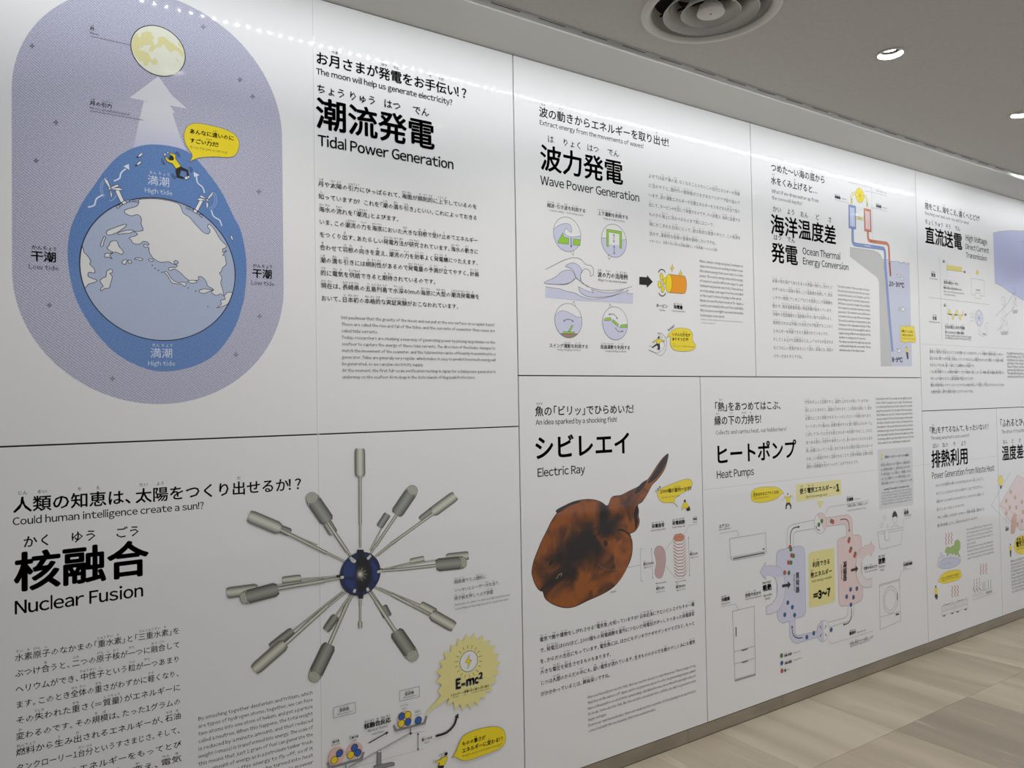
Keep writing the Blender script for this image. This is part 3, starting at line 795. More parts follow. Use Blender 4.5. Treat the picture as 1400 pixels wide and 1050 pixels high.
def cyl(p, a, b, w, tones, taper=.12, cap=None, w2=None):
    """printed cylinder from a to b (frame points), width w in frame units, shaded in stripes across"""
    dx, dy = b[0] - a[0], b[1] - a[1]; l = math.hypot(dx, dy); dx /= l; dy /= l; nx, ny = -dy, dx; w2 = w2 or w
    t = taper * l
    prof = [(0, .72), (min(t, w * .3), 1), (l - t, 1), (l, .84)] if w > 14 else [(0, 1), (l, 1)]

    def at(s, f):
        k = f * (w + (w2 - w) * s / l) / 2; return (a[0] + dx * s + nx * k, a[1] + dy * s + ny * k)
    L = [at(s, g) for s, g in prof]; Rr = [at(s, -g) for s, g in prof]
    p.poly(L + Rr[::-1], DARKL if w > 14 else tones[0])
    n = len(tones); e = .93 if w > 14 else .8
    for i in range(n):
        f0 = e * (-1 + 2 * i / n); f1 = e * (-1 + 2 * (i + 1) / n)
        p.poly([at(s + (1 if s == 0 else 0), g * f0) for s, g in prof] + [at(s, g * f1) for s, g in prof][::-1], tones[i])
    if cap:
        c = at(l, 0); q = [(c[0] + nx * w * .42 * math.cos(t_) + dx * w * cap * math.sin(t_), c[1] + ny * w * .42 * math.cos(t_) + dy * w * cap * math.sin(t_)) for t_ in [6.283 * i / 20 for i in range(20)]]
        p.poly(q, ink('#A9AA9A')); p.line(q, .001, ink('#6A6B60'), True)
        c2 = at(l - w * .32, 0); p.line([(c2[0] + nx * w * .46 * math.cos(t_) + dx * w * cap * .9 * math.sin(t_), c2[1] + ny * w * .46 * math.cos(t_) + dy * w * cap * .9 * math.sin(t_)) for t_ in [3.14 * i / 12 for i in range(13)]], .0028, ink('#B2B3A4'))


FR(300, 590, 3)


def arm(rods, cyls):
    a = part('laser_arm', P2)
    for r in rods:
        cyl(a, r[0], r[1], r[2], TN, 0)
    for c in cyls: cyl(a, *c)
    return a


arm([((650, 510), (868, 340), 6)], [((822, 362), (880, 316), 26, TD, .1)])
arm([((640, 512), (715, 450), 9), ((705, 460), (882, 333), 13)], [((872, 333), (968, 262), 44, TN, .12)])
arm([((618, 488), (665, 395), 8)], [((655, 392), (690, 338), 30, TD, .1)])
arm([((612, 512), (650, 455), 10), ((640, 470), (728, 340), 13)], [((724, 340), (792, 240), 52, TD, .1, .38)])
arm([((660, 570), (800, 535), 9)], [((782, 533), (840, 521), 24, TN, .1)])
arm([((680, 562), (940, 518), 6)], [((930, 518), (1022, 508), 36, TN, .1)])
arm([((655, 572), (735, 566), 12), ((735, 566), (895, 548), 14)], [((888, 548), (1002, 536), 54, TD, .1, .22)])
arm([((655, 640), (860, 725), 6)], [((822, 712), (885, 745), 40, TN, .1)])
arm([((638, 638), (710, 672), 9), ((705, 668), (872, 755), 15)], [((868, 748), (962, 802), 48, TN, .12)])
arm([((618, 655), (680, 745), 14)], [((668, 715), (690, 760), 38, TD, .1)])
arm([((612, 655), (640, 695), 11), ((640, 695), (726, 826), 16)], [((722, 818), (792, 920), 60, TD, .1, .38)])
arm([((577, 690), (577, 715), 12), ((577, 715), (577, 780), 8)], [((577, 778), (577, 806), 17, TN, .1)])
arm([((545, 660), (470, 765), 8)], [((478, 755), (436, 815), 34, TD, .2)])
arm([((552, 658), (520, 715), 11), ((524, 705), (448, 878), 15)], [((452, 872), (388, 1005), 58, TD, .1, .38)])
arm([((505, 655), (290, 825), 6)], [((300, 815), (210, 885), 34, TD, .1)])
arm([((520, 655), (440, 720), 9), ((445, 712), (262, 878), 15)], [((268, 868), (142, 978), 50, TN, .12)])
arm([((500, 592), (330, 605), 6)], [((335, 600), (258, 610), 30, TN, .1)])
arm([((430, 605), (150, 640), 6)], [((158, 645), (30, 662), 46, TN, .1)])
arm([((505, 598), (425, 612), 12), ((430, 612), (235, 645), 16)], [((240, 645), (98, 682), 58, TD, .1, .24)])
arm([((400, 465), (270, 408), 6)], [((292, 415), (215, 385), 34, TD, .1)])
arm([((515, 533), (435, 494), 9), ((440, 498), (240, 398), 14)], [((250, 400), (120, 345), 54, TN, .12)])
arm([((480, 430), (440, 372), 8)], [((468, 418), (440, 372), 38, TN, .1)])
arm([((552, 528), (520, 485), 9), ((524, 492), (438, 365), 15)], [((445, 370), (378, 272), 60, TD, .1, .38)])
arm([((577, 475), (577, 382), 8), ((577, 382), (576, 180), 12)], [((576, 184), (575, 70), 42, TN, .1)])
NV, NV2 = ink('#162350'), ink('#20366E')
cu, cv, R = dev.circ((496, 582), (656, 588), (575, 492), (577, 674), NV, .0016, BLK, n=48)
for q in ([(563, 484), (590, 484), (593, 505), (562, 505)], [(565, 664), (590, 664), (588, 685), (570, 685)], [(478, 588), (512, 586), (512, 598), (480, 598)], [(640, 566), (668, 560), (668, 570), (642, 578)]): dev.poly(q, ink('#0E1226'))
for q in ([(515, 540), (548, 530), (550, 590), (508, 590)], [(625, 535), (645, 560), (648, 600), (632, 610)], [(512, 610), (550, 612), (550, 650), (528, 640)]): dev.poly(smooth(q, True, 3), NV2)
FR(430, 720, 10)
dev.poly(smooth([(600, 380), (660, 395), (730, 470), (770, 560), (775, 640), (750, 760), (690, 860), (620, 905), (585, 830), (568, 700), (568, 560), (580, 450)], True, 4), ink('#08090E'))
for r, c in ((110, '#17181A'), (85, '#2E2E2A'), (62, '#54534A'), (42, '#87857A'), (26, '#BDBAA8'), (13, '#E6E3D0')): dev.poly([(max(570, 620 + r * math.cos(a)), 650 + r * 1.15 * math.sin(a)) for a in [6.283 * i / 24 for i in range(24)]], ink(c))
for a in range(10): dev.line([(620, 650), (620 + 95 * abs(math.cos(a * .63)), 650 + 95 * math.sin(a * .63))], .0007, ink('#B5B29E'))
for a, b, w in (((480, 420), (545, 470), .0085), ((500, 445), (540, 475), .0105), ((730, 430), (765, 390), .0085), ((380, 690), (350, 695), .0085), ((870, 615), (920, 600), .0085), ((545, 870), (535, 900), .0085), ((720, 850), (735, 880), .0085)):
    dev.line([a, b], w, ink('#C4C4B4'))
    dev.dot(b if b[0] > a[0] and b[1] > 440 and b[1] < 480 else a, 20, ink('#CFCFBF'), 0)
FR(300, 590, 3)
cp = part('caption_lettering', P2)
cp.text('超高速でとぶ燃料に', (962, 625), (1094, 602)); cp.text('いっせいにレーザー光を当て、', (962, 659), (1152, 627)); cp.text('原子核を押しつぶす装置', (962, 693), (1122, 664))
cp.text('Illustration of a device to shine laser light simultaneously', (965, 713), (1190, 673)); cp.text('on fuel flying at superhigh speeds to squash the nuclei', (965, 731), (1183, 691))
# burst
FR(440, 840, 5)
bu = part('starburst', P2, 'pale yellow starburst with a light bulb circle and formula')
tips = [(1040, 125), (1100, 140), (1148, 170), (1185, 210), (1210, 268), (1222, 325), (1215, 395), (1195, 460), (1165, 522), (1118, 572), (1070, 620), (1018, 646), (958, 657), (905, 652), (850, 618), None, (790, 525), (775, 460), (775, 385), (800, 320), (830, 255), (880, 205), (930, 160), (985, 130)]
o_ = []
for i, q in enumerate(tips):
    if q is None: o_ += [(868, 568), (692, 690), (812, 552)]; continue
    o_.append(q); nx_ = tips[(i + 1) % len(tips)]
    if nx_ is not None: mx_, my_ = (q[0] + nx_[0]) / 2, (q[1] + nx_[1]) / 2; o_.append((1000 + (mx_ - 1000) * .84, 390 + (my_ - 390) * .84))
bu.poly(o_, YEP)
bu.circ((942, 325), (1060, 315), (1003, 247), (998, 392), WHT, .0018, DARKL)
for i in range(18):
    a = math.pi * 2 * i / 18 + .1; bu.line([(1000 + 72 * math.cos(a), 320 + 88 * math.sin(a) - 10 * math.cos(a)), (1000 + 94 * math.cos(a), 320 + 112 * math.sin(a) - 12 * math.cos(a))], .0015, DARKL)
bu.shape([(1006, 270), (978, 327), (997, 330), (992, 372), (1020, 312), (1003, 308)], YEL, .0012)
fl = part('formula_lettering', bu.o)
for c_h, xa_, xb_, yb_ in (('E', 913, 946, 508), ('=', 950, 978, 497), ('m', 984, 1040, 488), ('c', 1042, 1068, 472), ('2', 1071, 1096, 440)):
    for m_c, bd_ in ((BLK, .105), (WHT, .062)): fl.text(c_h, (xa_, yb_), (xb_, yb_ - (xb_ - xa_) * .26), m_c, bold=bd_, res=3, ru=0, ry=1.3 if c_h in 'Ec' else 1.1)
fl.text('エネルギー＝質量×光の速さ×光の速さ', (875, 563), (1142, 492), bold=.02); fl.text('Energy', (893, 570), (930, 562)); fl.text('Mass', (966, 552), (990, 546)); fl.text('The speed of light squared', (1018, 538), (1138, 508))
# balance
bal = part('balance_picture', P2, 'balance with particle groups on its pans')
bal.line([(605, 812), (385, 935), (180, 1050)], .0042, DARKL); bal.line([(605, 812), (385, 935), (180, 1050)], .0022, WHT)
bal.shape([(376, 940), (403, 940), (403, 1030), (376, 1035)], ink('#8A8A88')); bal.shape([(352, 1035), (480, 1008), (495, 1014), (492, 1030), (360, 1062)], ink('#8A8A88')); bal.dot((390, 935), 9, WHT); bal.dot((605, 812), 7, BLK)
GP = ink('#8E8E8C')
for q in ([(490, 755), (505, 793), (700, 742), (714, 692)], [(36, 1010), (52, 1046), (268, 988), (284, 938)]): bal.line(q, .0062, DARKL); bal.line(q, .0042, GP)
bal.line([(604, 770), (605, 806)], .004, GP); bal.line([(162, 1022), (162, 1052)], .004, GP)
for i in range(40): bal.line([(150 + i * 13.8, 1062 - i * 3.7), (157 + i * 13.8, 1060 - i * 3.7)], .0008, DARKL)
bal.line([(608, 812), (700, 796)], .0008, GRY)
bal.arrow([(655, 868), (655, 930)], .0018, BLK, .0035, .007); bal.arrow([(655, 868), (655, 806)], .0018, BLK, .0035, .007)
part('reaction_arrow', P2).arrow([(318, 878), (455, 800)], .003, BLK, .005, .010)
BL2 = ink('#2A5CA8'); YE2 = ink('#EBD018')
for c, r in (((565, 712), 56), ((100, 965), 60), ((222, 930), 58)): part('nucleus_disc', P2, 'pink disc').dot(c, r, ink('#E2B8AC'), 0, n=32)
for c, k in (((118, 946), 0), ((83, 993), 1), ((220, 908), 0), ((243, 943), 0), ((195, 958), 1), ((543, 695), 0), ((585, 685), 1), ((541, 743), 1), ((585, 732), 0), ((657, 722), 0)): part('atom', P2, ('blue ball', 'yellow ball')[k]).dot(c, 25, (BL2, YE2)[k], .0016, BLK)
part('curved_arrow', P2, 'thick black curved arrow').arrow(smooth([(775, 830), (850, 805), (900, 755), (918, 705), (928, 676)], False, 4), .0075, BLK, .0085, .013)
for q in ([(78, 635), (228, 598), (228, 670), (78, 707)], [(530, 522), (665, 490), (665, 560), (530, 592)]): part('label_frame', P2).line(q, .0012, GRY, True)
for t_, a, b, g in (('反応前', (118, 668), (185, 650), .02), ('Before reaction', (103, 688), (208, 662), 0), ('反応後', (566, 555), (628, 541), .02), ('After reaction', (552, 575), (645, 553), 0), ('核融合反応', (287, 782), (470, 737), .03), ('Nuclear fusion', (312, 803), (448, 768), 0), ('reaction', (340, 824), (420, 804), 0),
                    ('*ヘリウム', (532, 632), (588, 620), 0), ('Helium', (545, 648), (578, 640), 0), ('中性子', (632, 675), (675, 665), 0), ('Neutron', (636, 690), (676, 680), 0), ('重水素', (70, 880), (118, 868), .02), ('Deuterium', (64, 898), (124, 882), 0),
                    ('三重水素', (185, 853), (248, 838), .02), ('Tritium', (198, 868), (238, 858), 0), ('{軽|かる}くなる', (680, 868), (754, 847), .02), ('Lighter', (698, 882), (738, 870), 0)): part('label_lettering', P2).text(t_, a, b, bold=g)
FR(560, 960, 8.75)
bubble(P2, [(500, 665), (525, 630), (560, 560), (590, 480), (640, 400), (750, 340), (870, 305), (1000, 288), (1080, 300), (1130, 350), (1143, 420), (1130, 490), (1080, 545), (980, 590), (850, 640), (720, 685), (640, 695), (590, 675), (550, 655), (525, 650)],
       [('ものの{重|おも}さが', (620, 520), (902, 444), .035), ('エネルギーに{変|か}わる！？', (618, 598), (1125, 462), .035), ('Weight can be turned into energy?!', (622, 655), (1096, 508))])
m_ = part('lecturer', P2, 'small figure in yellow shirt holding arms out')
m_.shape([(405, 648), (446, 643), (440, 690), (405, 752), (345, 755), (352, 720), (302, 718), (308, 700), (355, 688)], YEL, .0012); m_.dot((430, 615), 22, BLK, 0); m_.poly([(335, 755), (405, 752), (398, 800), (332, 800)], BLK)
m_.dot((288, 708), 15, WHT, .001); m_.dot((365, 632), 14, WHT, .001); m_.dot((398, 622), 14, WHT, .001)

# ================================================================== wave power panel
P3 = panel(UB, UC, VH2, VT, 'panel on wave power with green wave machines in circles and an orange generator')
FR(700, 120, 4.1176)
h = part('heading_lettering', P3, 'bold black Japanese heading with English below')
h.text('{波|なみ}の{動|うご}きからエネルギーを{取|と}り{出|だ}せ！', (152, 168), (900, 336), bold=.02, res=2, ru=.26)
h.text('Extract energy from the movements of waves!', (155, 208), (740, 340), res=2, bold=.014)
h.text('{波|は}{力|りょく}{発|はつ}{電|でん}', (158, 464), (628, 550), bold=.022, res=3, ru=.31)
h.text('Wave Power Generation', (160, 543), (718, 642), res=2, bold=.014)
b = part('body_lettering', P3)
b.para(['よせては返す海の波。なくなることのないこの自然エネルギーを発電', 'に活かそうと、国内外の開発者がさまざまなアイデアで取り組んで', 'います。波の運動エネルギーや位置エネルギーをさまざまな方法で取り', '出して、タービン*を回して発電するのです。その装置は、海岸に設置する', '~ものから海上に浮かべるものまで実にユニーク。',
        '海にかこまれた日本にとって、波は有効な資源のひとつ。この資源を', '~活かす、革新的な技術の登場を期待したいですね。'], (768, 506), (772, 832), (1283, 602))
b = part('note_lettering', P3); b.text('＊タービン：空気や水の流れを回転運動にして発電機につたえる羽根', (772, 870), (1155, 922))
FR(860, 230, 3.889)
e = part('english_lettering', P3)
e.para(['Waves, always coming and going. Developers in', 'Japan and overseas are working on ideas to use', 'this natural energy that never ends to create', 'power. The motion energy and position energy', 'of waves is used in different ways to spin', 'turbines* and generate electricity. These devices', 'are truly unique, and range from those installed',
        '~on the coast to those floating on the water.', 'Waves are an effective resource for Japan, a', 'country surrounded by the sea. If we could utilize', 'this resource, we might see some innovative', '~technologies come about.'], (375, 499), (378, 787), (605, 522), bold=.012, ry=1.2)
e.text('*Turbines are blades that transfer the rotational movement from air', (380, 806), (606, 822)); e.text('or water to a generator.', (380, 824), (462, 830))
FR(730, 260, 4.5625)
for t_, a, b_, g in (('越波・引き波を利用する', (82, 108), (324, 143), .02), ('Using breaking / Retreating waves', (98, 131), (310, 162), 0), ('上下運動を利用する', (398, 157), (590, 184), .02), ('Using up-down motions', (430, 181), (567, 201), 0), ('波の力の活用例', (397, 542), (585, 560), .03), ('Ways to use wave power', (400, 568), (580, 581), .01),
                     ('スイング運動を利用する', (95, 982), (340, 990), .02), ('Using swinging motions', (145, 999), (292, 1005), 0), ('屈曲運動を利用する', (415, 990), (602, 996), .02), ('Using bending motions', (445, 1007), (577, 1014), 0)): part('label_lettering', P3).text(t_, a, b_, bold=g)
GRN = ink('#96CC3C'); LV3 = ink('#CDCFE3')


def bub(l, r, t, b, tail, name):
    k = part('picture_circle', P3, name); cu = (W(*l)[0] + W(*r)[0]) / 2; cv = (W(*t)[1] + W(*b)[1]) / 2
    k.shape(tail, WHT, .0013); k.circ(l, r, t, b, WHT, .0015); return k


def circfill(k, l, r, t, b, frac_pts, m):
    """fill the part of the circle under a wave line given as (x, y) frame points from left rim to right rim"""
    cu = (W(*l)[0] + W(*r)[0]) / 2; cv = (W(*t)[1] + W(*b)[1]) / 2; R = ((W(*r)[0] - W(*l)[0]) + (W(*t)[1] - W(*b)[1])) / 4
    P = [W(*q) for q in frac_pts]

    def snap(q):
        d = min(.999, abs(q[1] - cv) / R); return math.sqrt(1 - d * d) * R
    P[0] = (cu - snap(P[0]), P[0][1]); P[-1] = (cu + snap(P[-1]), P[-1][1])
    a0 = math.atan2(P[-1][1] - cv, P[-1][0] - cu); a1 = math.atan2(P[0][1] - cv, P[0][0] - cu)
    if a0 > 0 and a0 > 1.6: a0 -= 6.2832
    while a1 > a0: a1 -= 6.2832
    arc = [(cu + R * math.cos(a0 + (a1 - a0) * i / 24), cv + R * math.sin(a0 + (a1 - a0) * i / 24)) for i in range(1, 24)]
    k.wpoly(P + arc, m); k.wline(P, .0012, DARKL); k.circ(l, r, t, b, None, .0015)


C1 = ((121, 270), (292, 282), (200, 168), (210, 383)); k = bub(*C1, [(222, 375), (246, 408), (247, 374)], 'circle with waves spilling over a green basin')
circfill(k, *C1, smooth([(123, 245), (150, 222), (190, 208), (225, 215), (237, 250), (230, 264), (212, 250), (200, 236), (188, 262), (205, 285), (240, 292), (291, 286)], False, 2), LV3)
k.shape([(148, 322), (180, 265), (186, 292), (218, 302), (216, 338), (150, 330)], GRN, .0012); k.shape([(246, 303), (290, 310), (288, 345), (244, 342)], GRN, .0012); k.arrow([(232, 295), (232, 360)], .003, BLK, .0045, .008)
C2 = ((420, 308), (577, 318), (490, 212), (500, 418)); k = bub(*C2, [(463, 405), (468, 433), (484, 412)], 'circle with a green frame bobbing on water')
circfill(k, *C2, smooth([(421, 296), (440, 300), (460, 296), (485, 303), (510, 299), (540, 310), (576, 308)], False, 2), LV3)
k.poly([(466, 262), (533, 272), (533, 345), (466, 338)], WHT); k.shape([(452, 243), (547, 258), (547, 363), (534, 361), (534, 272), (465, 261), (465, 352), (453, 350)], GRN, .0012)
k.arrow([(498, 300), (498, 272)], .002, BLK, .0038, .007); k.arrow([(498, 300), (498, 328)], .002, BLK, .0038, .007); k.arrow([(500, 372), (500, 345)], .002, BLK, .0038, .007); k.arrow([(500, 372), (500, 402)], .002, BLK, .0038, .007)
wv_ = part('great_wave', P3, 'large breaking wave drawn in outline and lavender')
wv_.shape([(72, 570), (130, 545), (170, 510), (210, 498), (240, 508), (257, 540), (248, 562), (215, 580), (160, 588), (72, 583)], LV3, .0013, sm=3)
wv_.shape([(195, 475), (230, 455), (265, 460), (300, 500), (290, 530), (292, 565), (262, 545), (250, 510), (228, 487)], LV3, .0013, sm=3)
wv_.poly([(72, 602), (120, 610), (160, 615), (200, 630), (250, 640), (300, 665), (360, 680), (440, 672), (500, 657), (560, 637), (588, 622), (580, 645), (617, 645), (617, 707), (300, 690), (72, 668)], LV3)
wv_.line(smooth([(72, 602), (120, 610), (160, 615), (200, 630), (250, 640), (300, 665), (360, 680), (440, 672), (500, 657), (560, 637), (588, 622), (580, 645), (617, 645)], False, 3), .0013)
wv_.shape([(278, 603), (310, 620), (350, 635), (370, 640), (358, 618), (400, 632), (480, 640), (560, 622), (500, 655), (420, 668), (340, 665), (292, 640)], LV3, .0013, sm=3)
wv_.line(smooth([(72, 495), (130, 465), (180, 440), (240, 422), (290, 430), (325, 465), (355, 470), (372, 500), (368, 530), (352, 533), (348, 505), (320, 490), (295, 515), (292, 560), (320, 592), (350, 607), (430, 625), (540, 620), (612, 600)], False, 4), .0014)
wv_.line(smooth([(72, 583), (180, 590), (225, 578), (262, 550), (300, 580), (340, 600)], False, 3), .0012)
C3 = ((130, 812), (299, 818), (212, 706), (216, 922)); k = bub(*C3, [(232, 716), (250, 692), (258, 724)], 'circle with a green paddle swinging on the sea floor')
circfill(k, *C3, smooth([(132, 785), (155, 760), (185, 752), (230, 770), (270, 793), (297, 788)], False, 3), LV3)
circfill(k, *C3, [(150, 893), (285, 896)], ink('#A0826E'))
k.shape([(182, 882), (252, 884), (252, 895), (182, 893)], GRN, .0012); k.shape([(214, 880), (235, 842), (243, 846), (226, 882)], GRN, .0012); k.arrow(smooth([(215, 806), (232, 810), (247, 822)], False, 3), .0022, BLK, .0038, .007); k.arrow(smooth([(215, 806), (198, 808), (183, 820)], False, 3), .0022, BLK, .0038, .007)
C4 = ((428, 832), (583, 838), (505, 727), (508, 935)); k = bub(*C4, [(470, 740), (472, 708), (490, 733)], 'circle with three linked green floats')
circfill(k, *C4, smooth([(430, 810), (460, 800), (485, 808), (510, 838), (530, 852), (555, 853), (582, 850)], False, 3), LV3)
for q in ([(442, 798), (479, 795), (480, 813), (442, 815)], [(493, 806), (528, 836), (522, 850), (488, 822)], [(540, 840), (580, 836), (580, 856), (540, 858)]): k.shape(q, GRN, .0012)
k.arrow(smooth([(492, 772), (510, 785), (521, 806)], False, 3), .0022, BLK, .0038, .007); k.arrow([(492, 772), (464, 776)], .0022, BLK, .0038, .007); k.arrow(smooth([(505, 858), (520, 876), (530, 882), (558, 880)], False, 3), .0022, BLK, .0038, .007)
FR(870, 350, 7.5)
g = part('generator_picture', P3, 'orange generator drum with a yellow fan')
part('block_arrow', P3, 'black block arrow').poly([(30, 213), (108, 218), (108, 195), (168, 265), (108, 325), (105, 298), (30, 293)], BLK)
OR = ink('#EE9A12'); fan = part('fan', P3, 'yellow fan with curved arrows')
g.shape([(330, 187), (490, 205)] + [(487 + 27 * math.sin(a), 296 - 91 * math.cos(a)) for a in [.2 + .2 * i for i in range(14)]] + [(470, 387), (335, 374)], OR, .0014)
g.shape([(332 + 33 * math.cos(a), 281 + 94 * math.sin(a)) for a in [6.283 * i / 32 for i in range(32)]], YEL, .0014)
for c, a in (((258, 212), -.1), ((288, 255), .3), ((238, 292), -.1), ((270, 338), .1)): fan.shape([(c[0] + 16 * math.cos(q) * math.cos(a) - 38 * math.sin(q) * math.sin(a), c[1] + 16 * math.cos(q) * math.sin(a) + 38 * math.sin(q) * math.cos(a)) for q in [6.283 * i / 18 for i in range(18)]], YEL, .0013)
fan.dot((263, 272), 14, WHT)
fan.line(smooth([(225, 170), (240, 145), (262, 138), (285, 150), (296, 172)], False, 3), .0036); fan.line(smooth([(230, 378), (245, 402), (268, 410), (288, 400), (300, 378)], False, 3), .0036)
for x, y, s in ((366, 124, 1), (452, 180, 1)): part('lightning_bolt', P3).shape([(x + 6, y - 42), (x - 18, y + 8), (x - 3, y + 8), (x - 3, y + 42), (x + 18, y - 6), (x + 4, y - 8)], YEL, .0012)
g = part('label_lettering', P3); g.text('*タービン', (202, 530), (322, 533), bold=.02); g.text('Turbine', (232, 560), (298, 568)); g = part('label_lettering', P3); g.text('発電機', (382, 543), (474, 548), bold=.03); g.text('Power generator', (362, 570), (502, 579))
sf = part('surfer', P3, 'small surfing figure in yellow shirt on a curling wave')
for q in ([(215, 790), (260, 795), (300, 840), (312, 900), (300, 960), (270, 1010), (235, 1020), (180, 985), (125, 960)], [(225, 805), (245, 830), (270, 835)], [(270, 960), (290, 920), (285, 885), (268, 880)], [(125, 930), (140, 920), (165, 935)], [(220, 800), (240, 795), (250, 815)], [(130, 965), (170, 985), (220, 990), (260, 965)]): sf.line(smooth(q, False, 3), .0012, GRY)
sf.dot((228, 836), 13, BLK, 0); sf.shape([(205, 855), (240, 850), (290, 865), (288, 872), (245, 875), (238, 900), (205, 898), (208, 872), (170, 888), (166, 880)], YEL, .0012); sf.poly([(205, 898), (238, 900), (242, 935), (240, 962), (212, 960), (222, 935), (210, 915), (165, 945), (158, 935)], BLK)
bubble(P3, [(310, 838), (330, 800), (350, 778), (400, 745), (470, 738), (540, 755), (575, 800), (576, 860), (600, 900), (606, 935), (570, 968), (480, 978), (390, 965), (352, 920), (345, 860), (352, 828), (335, 825)],
       [('いろんな方法が', (365, 822), (552, 829), .03), ('ありそうだぞ！', (365, 870), (545, 876), .03), ('I see...', (372, 902), (402, 905)), ("There's lots of different ways!", (372, 932), (592, 938))])
part('label_lettering', P3).text('なるほど', (328, 778), (398, 722), rot=True, bold=.02)
FR(0, 0, 1)

# ================================================================== ocean thermal panel
P4 = panel(UC, UE, VH2, VT, 'panel on ocean thermal energy with the red and blue pipes going down into the sea')
h = part('heading_lettering', P4, 'bold black Japanese heading with English below')
FR(1020, 190, 5.8333)
h.text('つめた～い{海|うみ}の{底|そこ}から', (198, 255), (632, 362), bold=.02, res=2, ru=.26)
h.text('{水|みず}をくみ{上|あ}げると…', (198, 362), (572, 440), bold=.02, res=2, ru=.26)
h.text('What if we drew water up from', (205, 431), (580, 507), bold=.004); h.text('the cooooold depths?', (205, 480), (452, 531), bold=.004)
h.text('{海|かい}{洋|よう}{温|おん}{度|ど}{差|さ}', (196, 762), (722, 848), bold=.022, res=3, ru=.31)
h.text('{発|はつ}{電|でん}', (202, 983), (416, 1012), bold=.022, res=3, ru=.31)
h.text('Ocean Thermal', (450, 915), (752, 966), bold=.014, res=2); h.text('Energy Conversion', (453, 1000), (818, 1046), bold=.014, res=2)
FR(1030, 350, 5.8333)
b = part('body_lettering', P4)
b.para(['太陽の熱を受けてあたたまった表面の海水と、光がとど', 'かずつめたい深海の海水。この温度差を利用して、気化', 'しやすい物質（アンモニアなど）を蒸気にして発電機を', '動かす、海洋温度差発電の実証実験が始まっています。', '沖縄や小笠原諸島など温度差が大きい海では効率もよく、', '実用化されれば天候にも左右されず枯渇することなく',
        '~エネルギーを供給できると期待されているのです。', 'そしてくみ上げた深層海水には、レアメタルが含まれる', 'などうれしい性質があるという話も。深海には、未知の', '~パワーがありそうですね。'], (150, 212), (160, 814), (630, 258))
e = part('english_lettering', P4)
e.para(['The surface water of the sea is warm as it gets', "the sun's heat, but lower down, the sun cannot", 'reach and the water is cold. Testing to use it for', 'generating power from this temperature', 'difference in water has begun. They use fluids', 'that evaporate easily, like ammonia, to drive', 'generators. This method is more efficient in', 'areas where there are large differences between',
        'the surface and lower temperatures, like', 'Okinawa or the Ogasawara Islands. If this', 'becomes practical, then we might be able to', 'supply energy without worrying about the', '~weather or running out of resources.', 'The deep sea water brought up may also', 'contain useful things like rare metals. There is', '~unknown power in the deep oceans.'], (672, 250), (684, 758), (926, 276), bold=.01, ry=1.2)
d = part('sea_bed', P4, 'grey sea bed slope'); GB = ink('#C2C2BF')
se = part('sea_water', P4, 'lavender sea water beside the slope'); FR(0, 0, 1)


def F1(x, y): return (1130 + x / 7.5, 240 + y / 7.5)
def F2(x, y): return (1180 + x / 7, 360 + y / 7)


gr = [F1(240, 738), F1(370, 752), F1(480, 770), F1(530, 790), F1(560, 825), F1(582, 880), F1(590, 960), F2(200, 30), F2(235, 500), F2(270, 985)]
se.poly(gr[5:] + [F2(468, 985), F2(443, 0), F1(848, 905), F1(825, 903), F1(795, 888), F1(770, 898), F1(740, 882), F1(715, 892), F1(690, 882), F1(655, 880), F1(625, 870), F1(600, 875)], ink('#C8CCDC'))
se.line(smooth([F1(575, 858), F1(600, 872), F1(630, 862), F1(660, 878), F1(690, 884), F1(710, 878), F1(740, 888), F1(765, 900), F1(785, 890), F1(820, 902), F1(848, 906)], False, 3), .0022, ink('#55608A'))
d.poly(gr + [F2(170, 985), F2(152, 180), F2(140, 145), F2(120, 122), F2(0, 35), F1(500, 1030), F1(240, 832)], GB); d.line(gr, .0013, GRY)
pp = part('pipes', P4, 'blue cold pipe and red warm pipe')


def pipe(pts, w, c, n=4):
    q = smooth(pts, False, n); pp.line(q, w * 1.18, ink('#55585F')); pp.line(q, w * 1.18 - .003, c)


PB, PR_, PY = ink('#8398CE'), ink('#D9825E'), ink('#EEE59A')
pp.line([F1(220, 65), F1(462, 125), F1(470, 600), F1(485, 775)], .001, GRY)
pipe([F1(267, 540), F1(268, 640), F1(274, 690), F1(300, 708), F1(400, 722), F1(560, 745), F1(592, 762), F1(601, 820), F2(211, 0), F2(225, 180), F2(245, 440), F2(275, 780), F2(282, 845)], .0165, PB)
pipe([F1(424, 570), F1(425, 630), F1(436, 662), F1(470, 675), F1(590, 692), F1(622, 702), F1(638, 740), F1(645, 880), F1(655, 1020), F2(262, 120)], .0145, PR_)
pipe([F1(258, 298), F1(257, 215), F1(270, 188), F1(300, 182), F1(330, 190)], .0115, PY); pipe([F1(365, 210), F1(395, 215), F1(412, 245), F1(418, 330)], .0115, PY); pipe([F1(300, 432), F1(388, 448)], .0125, PY)
pp.arrow([F1(258, 285), F1(257, 235)], .0022, BLK, .004, .008); pp.arrow([F1(416, 268), F1(417, 315)], .0022, BLK, .004, .008); pp.arrow([F1(368, 444), F1(325, 436)], .0022, BLK, .004, .008)
pp.arrow([F1(508, 680), F1(452, 671)], .0022, BLK, .004, .008); pp.arrow([F1(656, 1020), F1(645, 880)], .005, ink('#5A2A20'), .006, .012); pp.line([F1(390, 717), F1(450, 727)], .003, WHT)
tb = part('turbine_wheel', P4, 'round yellow turbine wheel')
tb.circ(F1(295, 195), F1(385, 212), F1(335, 130), F1(342, 276), YEL, .0015, GRY)
cu, cv = W(*F1(340, 203))
